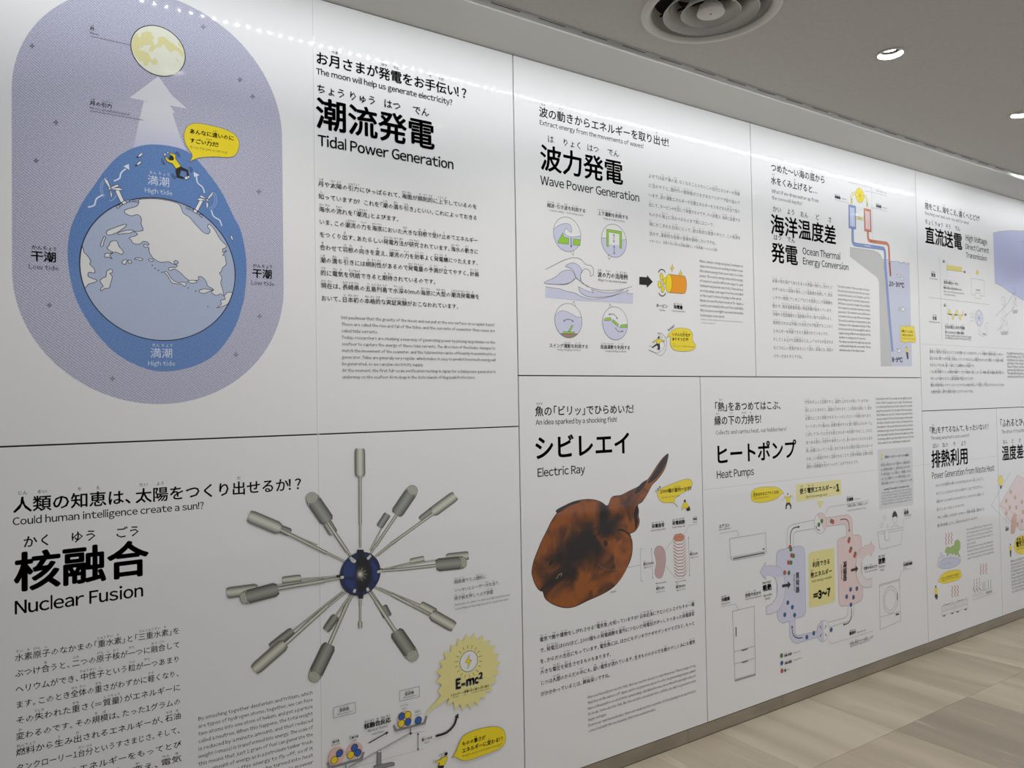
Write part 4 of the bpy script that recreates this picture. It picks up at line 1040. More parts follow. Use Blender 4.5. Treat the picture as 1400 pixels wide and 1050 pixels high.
for i in range(7): tb.wline([(cu, cv), (cu + .031 * math.cos(i * .9), cv + .031 * math.sin(i * .9))], .0022, ink('#A89A20'))
for q, c in (([F1(226, 299), F1(298, 314), F1(301, 551), F1(229, 537)], PB), ([F1(383, 337), F1(453, 351), F1(459, 579), F1(389, 568)], PR_)):
    ex = part('heat_exchanger', P4, 'blue condenser box' if c is PB else 'red evaporator box'); ex.shape(q, c, .002, ink('#55585F')); W4 = [W(*k) for k in q]; x0, x1 = W4[0][0], W4[1][0]; z1, z0 = (W4[0][1] + W4[1][1]) / 2, (W4[2][1] + W4[3][1]) / 2; w_, h_ = x1 - x0, z1 - z0
    for k in range(3): a = x0 + w_ * (.2 + k * .22); ex.wpoly([(a, z0 + h_ * .1), (a + w_ * .15, z0 + h_ * .1), (a + w_ * .15, z1 - h_ * .1), (a, z1 - h_ * .1)], ink('#E2E4EE'))
FR(1130, 240, 7.5)
l = part('label_lettering', P4)
l.text('凝縮器', (84, 232), (142, 245), bold=.03, ru=.4); l.text('Condenser', (152, 240), (205, 250)); l.line([(82, 247), (228, 283)], .001, GRY)
l = part('label_lettering', P4); l.text('*タービン', (510, 168), (575, 185)); l.text('Turbine', (585, 182), (615, 190)); l.line([(385, 158), (430, 162), (612, 210)], .001, GRY)
l = part('label_lettering', P4); l.text('{蒸|じょう}発器', (508, 325), (562, 338), bold=.03, ru=.4); l.text('Evaporator', (570, 332), (622, 343)); l.line([(448, 330), (500, 335), (622, 366)], .001, GRY)
FR(1180, 360, 7)
l = part('temperature_lettering', P4, 'bold dark red and blue temperatures'); l.text('*20・30℃', (248, 226), (394, 238), ink('#A04838'), bold=.03); l.text('*8・9℃', (276, 950), (378, 955), ink('#4A4E86'), bold=.03)
for q in ([(330, 108), (345, 105), (360, 118), (345, 128), (330, 122), (322, 108)], [(358, 145), (372, 137), (390, 152), (375, 162), (360, 158)], [(340, 425), (358, 440), (385, 418), (404, 440), (382, 462), (355, 442), (342, 455)], [(320, 812), (335, 825), (352, 815), (370, 838), (345, 858), (325, 848), (332, 830)], [(395, -8), (410, 8), (438, 5), (436, -5)]): part('fish', P4).shape(q, WHT, .0016)
bubble(P4, [(362, 602), (385, 598), (405, 608), (430, 596), (460, 606), (488, 604), (490, 640), (500, 690), (502, 752), (470, 758), (445, 748), (410, 760), (375, 748), (356, 742), (360, 690), (354, 650)],
       [('深海ってこんなに', (366, 660), (478, 668), .03), ('つめたいのか～！', (368, 698), (482, 704), .03), ("It's really cold in the deep!", (368, 722), (492, 732))])
m_ = part('diver', P4, 'tiny figure in yellow shirt on the sea bed')
m_.dot((414, 802), 7, BLK, 0); m_.poly([(404, 812), (428, 812), (430, 850), (412, 852)], YEL); m_.poly([(410, 850), (430, 850), (434, 915), (420, 918)], BLK); m_.line([(395, 760), (400, 775)], .001, GRY)

# ================================================================== electric ray panel
P5 = panel(UB, UD, VBT, VH2, 'panel on the electric ray with the big brown fish picture')
h = part('heading_lettering', P5, 'bold black Japanese heading with English below')
FR(700, 510, 4.773)
h.text('{魚|さかな}の「ビリッ」でひらめいた！', (150, 286), (815, 262), bold=.02, res=2, ru=.26)
h.text('An idea sparked by a shocking fish!', (155, 338), (685, 318), bold=.014, res=2)
h.text('シビレエイ', (142, 572), (780, 530), bold=.026, res=3)
h.text('Electric Ray', (165, 673), (477, 656), bold=.014, res=2)
RAYM = noisy('ink_ray_skin', '#94501B', '#1C110A', 9, PR, (1, 1, 1), .30, .52, detail=9, dist=.9); glossy(RAYM)
nt = RAYM.node_tree; bs = nt.nodes['Principled BSDF']; nz = [n for n in nt.nodes if n.type == 'TEX_NOISE'][0]; cr = [n for n in nt.nodes if n.type == 'VALTORGB'][0]; tc = [n for n in nt.nodes if n.type == 'TEX_COORD'][0]
FR(710, 640, 4.567); c0, c1_ = W(370, 510), W(650, 250); ang_ = math.atan2(c1_[1] - c0[1], c1_[0] - c0[0])
mp = nt.nodes.new('ShaderNodeMapping'); mp.vector_type = 'TEXTURE'; mp.inputs['Location'].default_value = (c0[0] + .01, 0, c0[1]); mp.inputs['Rotation'].default_value = (0, -ang_, 0); mp.inputs['Scale'].default_value = (.33, 1, .115)
gd = nt.nodes.new('ShaderNodeTexGradient'); gd.gradient_type = 'SPHERICAL'; m1 = nt.nodes.new('ShaderNodeMath'); m1.operation = 'MULTIPLY_ADD'; m1.inputs[1].default_value = 2.3; m1.inputs[2].default_value = -1.1
m2 = nt.nodes.new('ShaderNodeMath'); m2.operation = 'MULTIPLY_ADD'; m2.inputs[1].default_value = .95
nt.links.new(tc.outputs['Object'], mp.inputs[0]); nt.links.new(mp.outputs[0], gd.inputs[0]); nt.links.new(nz.outputs[0], m1.inputs[0]); nt.links.new(gd.outputs['Fac'], m2.inputs[0]); nt.links.new(m1.outputs[0], m2.inputs[2]); nt.links.new(m2.outputs[0], cr.inputs[0])
e = cr.color_ramp.elements; e[0].position = .0; e[0].color = lin('#94500F'); e[1].position = .75; e[1].color = lin('#1A110B')
for ps, cc in ((.2, '#733E10'), (.45, '#432409')): q = e.new(ps); q.color = lin(cc)
ry_ = part('ray_fish', P5, 'flat brown electric ray with a long tail')
FR(710, 640, 4.567)
RO = [(930, -87), (922, -40), (905, 10), (870, 62), (830, 103), (812, 135), (790, 175), (765, 212), (740, 228), (745, 265), (743, 300), (750, 330), (742, 365), (720, 395), (690, 412), (703, 450), (706, 500), (700, 550), (680, 605), (640, 680), (590, 740), (520, 785),
      (430, 825), (350, 863), (290, 872), (235, 860), (190, 838), (160, 810), (146, 770), (120, 757), (95, 715), (80, 665), (80, 630), (92, 575), (115, 515), (140, 455), (170, 395), (205, 325), (245, 270), (290, 232), (340, 210), (400, 197), (460, 197), (510, 212), (545, 236),
      (560, 222), (572, 190), (590, 176), (620, 172), (640, 168), (690, 142), (740, 118), (790, 82), (815, 55), (850, 0), (885, -50), (912, -78)]
ry_.shape(RO, RAYM, .003, ink('#3A1C0A'), sm=3)
RD = glossy(noisy('ink_ray_dark', '#140D08', '#33200F', 12, PR))
RL = glossy(noisy('ink_ray_light', '#7E441A', '#A15A1E', 22, PR, detail=8))
ry_.poly(smooth([(600, 730), (660, 650), (690, 560), (692, 470), (670, 425), (640, 440), (600, 480), (590, 560), (600, 640), (580, 700)], True, 3), RL)
ry_.poly(smooth([(720, 160), (735, 125), (770, 88), (795, 76), (782, 110), (750, 148)], True, 3), RD)
ry_.poly(smooth([(930, -85), (912, -75), (880, -35), (850, 15), (820, 60), (800, 95), (832, 82), (870, 45), (900, 0), (922, -45)], True, 3), RD)
for q in ([(528, 450), (548, 455), (552, 480), (538, 492), (526, 475)], [(215, 690), (240, 662), (262, 655), (268, 672), (240, 692), (218, 702)], [(185, 600), (200, 575), (215, 570), (205, 595), (190, 612)], [(268, 575), (290, 572), (290, 592), (270, 600)], [(128, 765), (150, 735), (190, 712), (160, 745), (140, 768)], [(605, 385), (640, 378), (680, 402), (700, 430), (660, 400), (620, 392)],
          [(230, 262), (300, 225), (370, 205), (380, 212), (310, 238), (245, 280)], [(735, 235), (742, 260), (735, 300), (740, 340), (725, 385), (722, 340), (715, 290), (725, 250)]): ry_.poly(smooth(q, True, 3), RD)
ry_.line(smooth([(232, 690), (246, 668), (264, 658), (260, 676)], False, 3), .003, ink('#9A8468'))
og = part('organ_diagram', P5, 'small diagram of the generating organ and cells')
og.line([(490, 600), (540, 635), (620, 632), (690, 618), (755, 605)], .001, GRY); og.line([(768, 505), (755, 505), (760, 705), (773, 705)], .0011, GRY)
FR(870, 670, 6.56)
og.shape([(200, 502), (235, 512), (258, 560), (262, 640), (250, 720), (232, 775), (205, 792), (175, 775), (165, 730), (178, 660), (172, 610), (160, 560), (172, 518)], ink('#C6A8A6'), .0012, GRY, sm=3)
og.arrow([(140, 650), (135, 520)], .0014, GRY, .003, .006); og.arrow([(143, 700), (148, 798)], .0014, GRY, .003, .006)
og.line([(258, 540), (332, 440)], .0009, GRY); og.line([(262, 680), (345, 780)], .0009, GRY)
og.shape([(330, 435), (345, 400), (400, 388), (432, 412), (430, 440), (408, 458), (350, 460)], ink('#CE8A6C'), .0012, GRY); og.line([(345, 425), (380, 415), (415, 430), (380, 445), (350, 435)], .0009, ink('#8A4632'))
CB = ink('#BC7460')
for i in range(11):
    y = 478 + i * 28.5; x = i * 1.2; og.line([(334 + x, y - 14), (362 + x, y + 10), (412 + x, y + 6), (436 + x, y - 22)], .0032, CB); og.line([(432 + x, y - 30), (450 + x, y - 34)], .0009, GRY)
og.line([(332, 440), (343, 780), (375, 798), (415, 792), (442, 752)], .0009, GRY)
og.arrow([(472, 600), (467, 415)], .0014, GRY, .003, .006); og.arrow([(472, 600), (478, 776)], .0014, GRY, .003, .006); og.line([(425, 400), (475, 315), (545, 305)], .0009, GRY)
og.arrow([(220, 832), (172, 838)], .0014, BLK, .003, .005); og.arrow([(220, 832), (266, 824)], .0014, BLK, .003, .005); og.arrow([(395, 818), (348, 826)], .0014, BLK, .003, .005); og.arrow([(395, 818), (443, 808)], .0014, BLK, .003, .005)
for t_, a, b_, g in (('発電器官', (138, 342), (252, 332), .03), ('Generating organ', (128, 370), (262, 356), 0), ('発電細胞', (322, 316), (436, 304), .03), ('Generating cells', (320, 342), (438, 328), 0), ('神経', (507, 275), (545, 270), .02), ('Nerve', (508, 295), (545, 290), 0),
                     ('約10cm', (64, 680), (156, 668), .02), ('Approx. 10 cm', (66, 702), (152, 688), 0), ('約5cm', (178, 900), (252, 886), .02), ('Approx. 5 cm', (180, 922), (256, 908), 0), ('約3mm', (355, 884), (440, 870), .02), ('Approx. 3 mm', (358, 906), (440, 890), 0), ('約1cm', (480, 590), (550, 580), .02), ('Approx. 1 cm', (484, 612), (555, 602), 0)): part('label_lettering', P5).text(t_, a, b_, bold=g)
FR(710, 640, 4.567); part('label_lettering', P5).text('Mouth', (572, 778), (604, 774))
bubble(P5, [(988, 243), (975, 225), (950, 216), (900, 215), (870, 190), (862, 155), (890, 125), (960, 95), (1030, 70), (1070, 72), (1080, 100), (1062, 132), (1010, 160), (975, 190), (968, 215)],
       [('1000個が直列つなぎ!!', (880, 194), (1072, 106), .035), ("About 1,000 in a row!!", (890, 208), (1000, 160))], rot=False)
part('label_lettering', P5).text('うおお', (852, 158), (888, 120), rot=True, bold=.02)
m_ = part('crouching_figure', P5, 'tiny crouching figure in yellow shirt')
m_.dot((1033, 205), 9, BLK, 0); m_.shape([(1025, 215), (1040, 212), (1060, 240), (1045, 255), (1028, 245), (1018, 262), (1012, 258)], YEL, .001); m_.poly([(1045, 250), (1062, 238), (1068, 262), (1052, 270), (1040, 262)], BLK)
FR(710, 850, 5.185)
b = part('body_lettering', P5)
b.para(['電気で敵や獲物をしびれさせる「電気{魚|ぎょ}」を知っていますか？日本近海にすむシビレエイもその一種', 'で、発電圧は60Vほど。1000個もの発電細胞を直列につないだ発電柱がびっしりつまった発電器官', 'を、からだの左右にもっています。電気{魚|ぎょ}には、ほかにもデンキウナギやデンキナマズなど、もっと',
        '~大きな電圧を発生させるものもあります。', 'じつは人間のからだの中にも、弱い電気が流れています。生きもののからだを動かすしくみにも電気', '~がかかわっているとは、興味深いですね。'], (144, 146), (151, 532), (1241, -90), bold=.006)
e = part('english_lettering', P5)
e.para(['Have you heard about electric fish, that use electric shocks to stun their prey? This is a type of ray', 'that lives in the waters off Japan, and it can generate about 60 volts. Its generating organs, which', 'have a thousand or so electricity-generating cells linked in rows, lie on the left and right sides of',
        'its body. Some electric fish, like the electric eel and electric catfish, are able to generate even', '~larger voltages.', "Even in our own human bodies, there are weak electric currents. It's fascinating how electricity is", '~connected with the mechanisms that move animal bodies.'], (483, 546), (489, 786), (1249, 324), ry=1.2)

# ================================================================== heat pump panel
P6 = panel(UD, UE, VBT, VH2, 'panel on heat pumps with the pink and lavender loop diagram')
seam(P6, (UD + .002, -.1735), (UE - .002, -.1735))
h = part('heading_lettering', P6, 'bold black Japanese heading with English below')
FR(960, 520, 4.6667)
h.text('「{熱|ねつ}」をあつめてはこぶ、', (76, 198), (510, 188), bold=.02, res=2, ru=.26); h.text('{縁|えん}の{下|した}の{力|ちから}{持|も}ち！', (78, 288), (395, 275), bold=.02, res=2, ru=.26)
h.text('Collects and carries heat, our hidden hero!', (85, 346), (538, 324), bold=.004)
h.text('ヒートポンプ', (80, 540), (602, 500), bold=.026, res=3); h.text('Heat Pumps', (92, 623), (332, 606), bold=.014, res=2)
b = part('body_lettering', P6)
b.para(['~空気をギュッと圧{縮|しゅく}すると、温度も上がるのを知っていますか？', '逆にふくらませると、温度は下がります。この性質を利用して、熱を', '必要なところに移動させる「ヒートポンプ」という技術があります。', 'ヒートポンプの強みは、装置を動かすのに使う電気エネルギー「1」', 'に対して「3～7」と大きな熱エネルギーを利用できること。さらに',
        'あつめる熱も、大気中や地中といった、身のまわりにもともとある', '熱。太陽によってくり返しあたためられる再生可能エネルギーの', 'ため、この技術がひろく活用されることで、空調や給湯に必要な化石', '~燃料の消費量を大きくへらすことができるのです。'], (655, 152), (666, 566), (1082, 170))
e = part('english_lettering', P6)
e.para(['Did you know that if you compress air tightly, it gets', 'hotter? And if it expands, it gets colder. The heat pump', 'is a technology that moves heat to where it is needed', 'using these properties. The strength of the heat pump is', 'that it allows us to get 3 to 7 times the amount of heat', 'energy compared to the electrical energy used to power',
        'the device. And the heat it collects is the heat in the', 'atmosphere or the ground, the heat around us. As this is', 'renewable energy, because the sun and ground warms air', 'and repeatedly heated by the sun, the wide use of this', 'technology will let us greatly reduce the use of fossil', '~fuels needed for air conditioning or heating water.'], (1108, 125), (1120, 408), (1338, 118), ry=1.25, bold=.008)
nb = part('note_box', P6, 'pale grey note box with a yellow light bulb')
nb.rquad([(1118, 440), (1340, 424), (1348, 796), (1130, 824)], .04, ink('#D6D6D5'))
FR(1190, 600, 10.5)
nb.dot((162, 250), 26, YEL, .001, GRY); nb.line([(164, 280), (165, 310)], .003)
nl = part('note_lettering', nb.o)
nl.text('空気がつくる「ヒートポンプ」の仕組み', (205, 285), (555, 245), bold=.04); nl.para(['空気中の熱をあつめて圧{縮|しゅく}すると温度が高く', 'なる性質を利用して、室内をあたためます。', '外の熱を取りこみ、冷媒という物質にのせて', 'はこび、必要なところで熱を放出します。', '~再生可能エネルギーとして注目されています。'], (148, 400), (158, 665), (578, 365), bold=.01)
nl.text('Learning "Renewable" sustainable ideas', (190, 742), (555, 688), bold=.03)
nl.para(['In the heating season the heat of the outside air', 'is collected and its energy is raised by pressing it.', 'The heat is then carried by a fluid called refrigerant', 'and released where it is needed in the home, so', '~it draws attention as a renewable energy source.'], (158, 795), (162, 955), (590, 735), ry=1.3)
FR(970, 660, 6.175)
bubble(P6, [(625, 90), (605, 60), (570, 40), (520, 34), (440, 38), (375, 55), (352, 95), (355, 140), (380, 162), (430, 168), (500, 158), (560, 138), (605, 100)],
       [('{圧|あつ}をかけるとアツくなる！', (370, 116), (592, 92), .035), ('Hot under pressure!', (376, 138), (500, 124))])
m_ = part('cheering_figure', P6, 'small figure in yellow shirt with raised arms')
m_.dot((660, 95), 8, BLK, 0); m_.shape([(632, 112), (645, 118), (675, 118), (688, 105), (690, 118), (678, 135), (678, 170), (652, 170), (650, 138), (635, 130)], YEL, .001); m_.poly([(650, 168), (680, 168), (692, 195), (688, 222), (680, 222), (682, 198), (666, 182), (652, 200), (652, 222), (642, 222), (642, 195)], BLK)
for q in ([(618, 120), (620, 155)], [(698, 100), (702, 140)]): m_.line(q, .001, GRY)
yb = part('yellow_box', P6, 'pale yellow pointed box above the loop')
FR(960, 520, 4.6667); yb.rquad([(600, 664), (886, 632), (888, 728), (602, 775)], .06, YEP)
FR(970, 680, 3.89)
yb.poly([(568, 20), (580, 40), (588, 58), (598, 40), (608, 18)], YEP)
yb2 = part('yellow_box', P6, 'pale yellow box inside the loop'); yb2.rquad([(526, 294), (662, 268), (670, 556), (530, 590)], .08, YEP)
FR(960, 520, 4.6667)
yl = part('box_lettering', yb.o)
yl.text('{使|つか}う{電|でん}{気|き}エネルギー', (622, 728), (832, 700), bold=.035); yl.text('Electrical energy used', (662, 752), (798, 734), bold=.01); yl.text('=', (836, 700), (852, 697), bold=.02); yl.text('1', (856, 706), (874, 703), bold=.12, res=2); yl.text('1', (857.5, 705), (872.5, 702), YEP, bold=.075, res=2)
FR(970, 680, 3.89)
yl = part('box_lettering', yb2.o); yl.text('{利|り}{用|よう}できる', (548, 373), (642, 356), bold=.035); yl.text('{熱|ねつ}エネルギー', (538, 430), (652, 405), bold=.035); yl.text('Heat energy available', (543, 452), (652, 430), bold=.01)
yl.text('=3~7', (553, 542), (642, 525), BLK, bold=.085, res=2); yl.text('=3~7', (553, 542), (642, 525), YEP, bold=.045, res=2)
lp = part('loop_diagram', P6, 'loop of pipes joining a lavender box and a pink box')
LV2, PK2 = ink('#D0D1E2'), ink('#E6CFCB')
lp.shape([(357, 300), (365, 282), (412, 270), (412, 190), (422, 155), (440, 142), (558, 120), (590, 80), (612, 100), (622, 108), (735, 92), (752, 105), (760, 130), (760, 203), (790, 198), (808, 215), (815, 540), (800, 562), (770, 570), (766, 620), (748, 655), (715, 668), (640, 688), (604, 768), (572, 738), (470, 776), (440, 765), (428, 735), (425, 660),
          (385, 668), (362, 640)], None, .0001)
lp.shape([(356, 300), (368, 282), (420, 268), (480, 258), (500, 268), (506, 290), (512, 610), (500, 632), (455, 645), (455, 725), (470, 735), (570, 712), (578, 742), (465, 777), (440, 768), (426, 740), (425, 658), (390, 670), (368, 655), (360, 630)], LV2, .0014, GRY)
lp.shape([(680, 235), (692, 218), (728, 208), (728, 160), (715, 142), (620, 155), (610, 110), (735, 92), (755, 108), (760, 135), (760, 203), (788, 198), (805, 208), (808, 225), (815, 530), (805, 552), (770, 565), (735, 575), (700, 580), (688, 560)], PK2, .0014, GRY)
lp.line([(420, 268), (412, 262), (412, 195), (420, 160), (440, 145), (558, 120)], .0014, GRY); lp.line([(446, 262), (446, 195), (460, 182), (562, 165)], .0014, GRY)
lp.line([(766, 568), (768, 620), (750, 655), (640, 690)], .0014, GRY); lp.line([(736, 575), (736, 625), (722, 640), (632, 664)], .0014, GRY)
for C, c in ((((558, 138), (620, 130), (588, 80), (588, 195)), PK2), (((572, 715), (636, 705), (604, 652), (604, 770)), LV2)):
    cu, cv, R = lp.circ(*C, WHT, .0014, GRY)
    a0, a1 = ((-.9, 2.0) if c is PK2 else (1.571, 4.712))
    lp.wpoly([(cu + R * .97 * math.cos(a0 + (a1 - a0) * i / 20), cv + R * .97 * math.sin(a0 + (a1 - a0) * i / 20)) for i in range(21)], c)
    lp.wline([(cu + R * math.cos(a0), cv + R * math.sin(a0)), (cu + R * math.cos(a1), cv + R * math.sin(a1))], .0012, GRY)
part('flow_arrow', P6).arrow(smooth([(430, 248), (430, 200), (440, 170), (455, 160), (480, 156)], False, 3), .0045, BLK, .0075, .011); part('flow_arrow', P6).arrow(smooth([(695, 118), (725, 116), (738, 130), (742, 150), (743, 185)], False, 3), .0045, BLK, .0075, .011)
part('flow_arrow', P6).arrow(smooth([(755, 590), (754, 630), (745, 660), (730, 672), (710, 677)], False, 3), .0045, BLK, .0075, .011); part('flow_arrow', P6).arrow(smooth([(495, 745), (470, 748), (448, 735), (440, 710), (439, 680)], False, 3), .0045, BLK, .0075, .011)
part('flow_arrow', P6).arrow(smooth([(588, 176), (572, 170), (566, 150)], False, 3), .0035, BLK, .005, .008)
for q in ([(598, 702), (586, 684)], [(612, 700), (621, 678)], [(598, 722), (586, 742)], [(612, 722), (622, 738)]): part('flow_arrow', P6).arrow(q, .0028, BLK, .0045, .008)
GN_, RD_, BD_ = ink('#3E7A30'), ink('#C4402E'), ink('#2C5490')
for c, k in (((597, 126), 0), ((581, 145), 0), ((648, 126), 0), ((656, 130), 1), ((743, 222), 0), ((740, 232), 1), ((752, 273), 0), ((748, 284), 1), ((775, 300), 0), ((771, 310), 1), ((428, 264), 1), ((432, 276), 0), ((436, 308), 1), ((446, 311), 0), ((420, 346), 1), ((433, 347), 0), ((400, 400), 1), ((422, 401), 0),
             ((416, 560), 2), ((440, 584), 2), ((400, 624), 2), ((452, 626), 2), ((750, 489), 2), ((783, 485), 2), ((729, 528), 2), ((765, 531), 2), ((752, 571), 2), ((647, 704), 2), ((554, 722), 2), ((517, 743), 2), ((383, 841), 0), ((384, 881), 2), ((385, 922), 1)): part('particle', P6, ('green dot', 'red dot', 'blue dot')[k]).dot(c, 12, (GN_, RD_, BD_)[k], .001, GRY)
ha = part('heat_arrow', P6, 'lavender curved heat arrow')
ha.shape(smooth([(302, 580), (330, 565), (355, 530), (360, 480), (350, 430), (325, 412), (300, 412)], False, 3) + [(300, 438), (269, 398), (297, 346), (300, 368)] + smooth([(325, 362), (370, 372), (392, 410), (402, 470), (395, 540), (370, 595), (335, 616), (302, 622)], False, 3), ink('#DCDDE6'), .0013, GRY)
ha.poly([(300, 412), (300, 436), (271, 398), (297, 350), (300, 368), (325, 364), (360, 370), (382, 395), (392, 420), (345, 425), (325, 412)], LV2)
ha = part('heat_arrow', P6, 'pink curved heat arrow'); ha.shape(smooth([(863, 430), (835, 435), (812, 410), (806, 370), (818, 320), (840, 303), (858, 297)], False, 3) + [(858, 315), (879, 268), (855, 231), (858, 250)] + smooth([(830, 256), (800, 280), (780, 330), (778, 400), (792, 450), (820, 478), (862, 476)], False, 3), ink('#E6DCD9'), .0013, GRY)
ha.poly([(858, 297), (858, 315), (879, 268), (855, 233), (858, 250), (830, 257), (802, 280), (785, 318), (818, 322), (840, 303)], PK2)
for a, b_ in (((385, 472), (432, 463)), ((752, 388), (790, 378))): part('flow_arrow', P6).arrow([a, b_], .013, BLK, .018, .022)
ap = part('air_conditioner_drawing', P6)
ap.line([(107, 220), (298, 188), (301, 295), (285, 308), (125, 336), (112, 325)], .0013, GRY, True); ap.line([(110, 318), (301, 284)], .0011, GRY); ap.poly([(125, 322), (292, 290), (292, 298), (125, 331)], GRY); ap.poly([(282, 272), (292, 270), (292, 276), (282, 278)], BLK)
ap.line([(52, 192), (145, 176), (160, 210)], .001, GRY); 
ap = part('fridge_drawing', P6); ap.line([(62, 582), (137, 566), (154, 598)], .001, GRY)
ap.line([(122, 606), (237, 578), (244, 945), (135, 978)], .0013, GRY, True); ap.line([(130, 822), (241, 790)], .0013, GRY); ap.line([(132, 886), (242, 855)], .0013, GRY); ap.poly([(138, 690), (143, 688), (144, 738), (139, 740)], GRY)
ap.poly([(168, 812), (205, 801), (200, 809), (172, 818)], GRY); ap.poly([(170, 876), (207, 865), (202, 873), (174, 882)], GRY); ap.poly([(134, 968), (244, 936), (244, 944), (135, 977)], ink('#A0A0A0'))
FR(1110, 660, 6.175)
ap = part('bathtub_drawing', P6)
ap.line([(552, 418), (770, 376), (752, 520), (590, 560), (572, 552)], .0013, GRY, True); ap.line([(566, 434), (760, 398)], .0011, GRY); ap.shape([(612, 405), (648, 398), (652, 480), (618, 486)], WHT, .0011, GRY)
ap.poly(smooth([(679, 295), (682, 260), (698, 238), (715, 258), (720, 290), (700, 282)], True, 3), BLK); ap.line(smooth([(682, 290), (685, 325), (698, 345), (714, 325), (718, 288)], False, 3), .0011, GRY); ap.line(smooth([(668, 392), (680, 368), (700, 360), (725, 362), (735, 378)], False, 3), .0011, GRY)
for c, r in (((613, 298), 18), ((587, 358), 18), ((638, 368), 12)): ap.dot(c, r, None, .001, GRY)
ap.line([(835, 292), (780, 305), (755, 372)], .001, GRY)
ap = part('washing_machine_drawing', P6); ap.line([(850, 720), (757, 742), (735, 815)], .001, GRY)
ap.line([(568, 862), (738, 812), (748, 1165), (575, 1240)], .0013, GRY, True); ap.line([(570, 872), (740, 822)], .0018, ink('#B08A86'))
ap.circ((602, 985), (722, 965), (660, 872), (662, 1105), None, .0014, GRY); ap.circ((615, 985), (708, 965), (660, 898), (662, 1080), None, .0012, GRY); ap.line([(720, 930), (722, 990)], .006, ink('#58585A'))
FR(1100, 800, 8.075); ap.line([(835, 352), (1050, 292)], .0012, GRY); ap.poly([(1003, 318), (1040, 308), (1042, 325), (1005, 335)], DARKL)
l = part('label_lettering', P6)
for t_, a, b_, g in (('*エアコン', (50, 165), (106, 155), .02), ('Air conditioner', (52, 177), (112, 167), 0), ('冷蔵庫', (62, 556), (108, 548), .03), ('Refrigerator', (62, 572), (112, 562), 0), ('空気や{水|みず}から', (190, 532), (275, 516), .02), ('From the air and water', (190, 546), (278, 528), 0), ('吸熱', (283, 500), (330, 492), .04), ('Absorbs', (286, 530), (332, 520), 0), ('heat', (296, 546), (322, 540), 0)):
    FR(970, 680, 3.89); part('label_lettering', P6).text(t_, a, b_, bold=g)
for t_, a, b_, g in (('空気や{水|みず}などの', (820, 388), (893, 372), .02), ('Air, water, and others', (826, 402), (892, 386), 0), ('放熱', (898, 356), (935, 348), .04), ('Release', (900, 376), (935, 368), 0), ('heat', (908, 393), (928, 388), 0), ('給湯', (1035, 92), (1058, 88), .03), ('Hot water', (1036, 103), (1072, 97), 0),
                     ('圧{縮|しゅく}機', (730, 22), (764, 17), .03), ('Compressor', (770, 14), (802, 8), 0), ('冷媒を圧{縮|しゅく}して{高|こう}温にします', (732, 52), (842, 38), 0), ('Compresses the refrigerant to heat it', (732, 73), (832, 60), 0), ('膨張弁', (744, 732), (778, 726), .03), ('Expansion valve', (784, 722), (832, 708), 0), ('冷媒を膨張させて低温にします', (745, 783), (872, 752), 0), ('Expands the refrigerant to cool it', (748, 792), (850, 768), 0),
                     ('洗濯乾燥機', (1030, 368), (1078, 358), .02), ('Washer', (1030, 380), (1048, 376), 0), ('冷媒（気体）', (396, 848), (440, 838), .03), ('Refrigerant (gas)', (446, 830), (482, 820), 0), ('冷媒（液体）', (398, 888), (440, 880), .03), ('Refrigerant (liquid)', (446, 868), (490, 856), 0), ('熱', (398, 930), (408, 927), .03), ('Heat', (412, 920), (426, 916), 0)):
    FR(970, 680, 3.89); part('label_lettering', P6).text(t_, a, b_, bold=g)
l.line([(616, 85), (636, 50), (732, 36), (845, 15)], .001, GRY); l.line([(630, 758), (645, 777), (745, 750), (872, 708)], .001, GRY)
for (x, y0, y1), s_ in (((468, 400, 512), '蒸発器'), ((720, 345, 450), '凝縮器')):
    for i, c in enumerate(s_):
        yy = y0 + (i + .9) * (y1 - y0) / 3; l.text('*' + c, (x - 10, yy), (x + 10, yy - 3), bold=.015, ry=1.1)
    l.text({'蒸': 'Evaporator', '凝': 'Condenser'}[s_[0]], (x - 22, y0 + 10), (x - 20, y1 - 10), rot=True)

# ================================================================== direct current panel
P7 = panel(UE, 3.9, VH3, VT, 'panel on high voltage direct current with a lavender cable picture, far upper right', SATIN)
seam(P7, (UE + .002, .1232), (3.89, .1232))
FR(1240, 240, 6.5625)
h = part('heading_lettering', P7, 'bold black Japanese heading with English below')
h.text('{陸|りく}をこえ、{海|うみ}をこえ、{遠|とお}くへとどけ！', (162, 300), (665, 420), bold=.02, ru=.26); h.text('Reaching over land, over sea, and far away!', (163, 350), (555, 438), bold=.004)
h.text('{直|ちょく}{流|りゅう}{送|そう}{電|でん}', (164, 608), (498, 672), bold=.026, res=2, ru=.31)
for t_, a, b_ in (('High Voltage', (526, 583), (720, 620)), ('Direct Current', (526, 660), (736, 695)), ('Transmission', (530, 735), (716, 766))): h.text(t_, a, b_, bold=.014, res=2)
FR(1260, 330, 7)
cp = part('cable_picture', P7, 'lavender sea with a land outline and pylons')
cp.poly([(684, -80), (760, -98), (860, -105), (980, -102), (1300, -60), (1300, 640), (980, 570), (900, 520), (850, 492), (780, 440), (700, 398)], ink('#BCC0E2')); cp.line(smooth([(684, -82), (760, -98), (860, -105), (980, -100)], False, 3), .0013, GRY)
cp.line(smooth([(700, 398), (760, 420), (810, 460), (850, 490), (900, 515), (940, 545), (1000, 575)], False, 3), .0016, GRY)
cp.line([(930, 0), (950, 12), (960, -5), (1000, 10)], .0014, GRY)
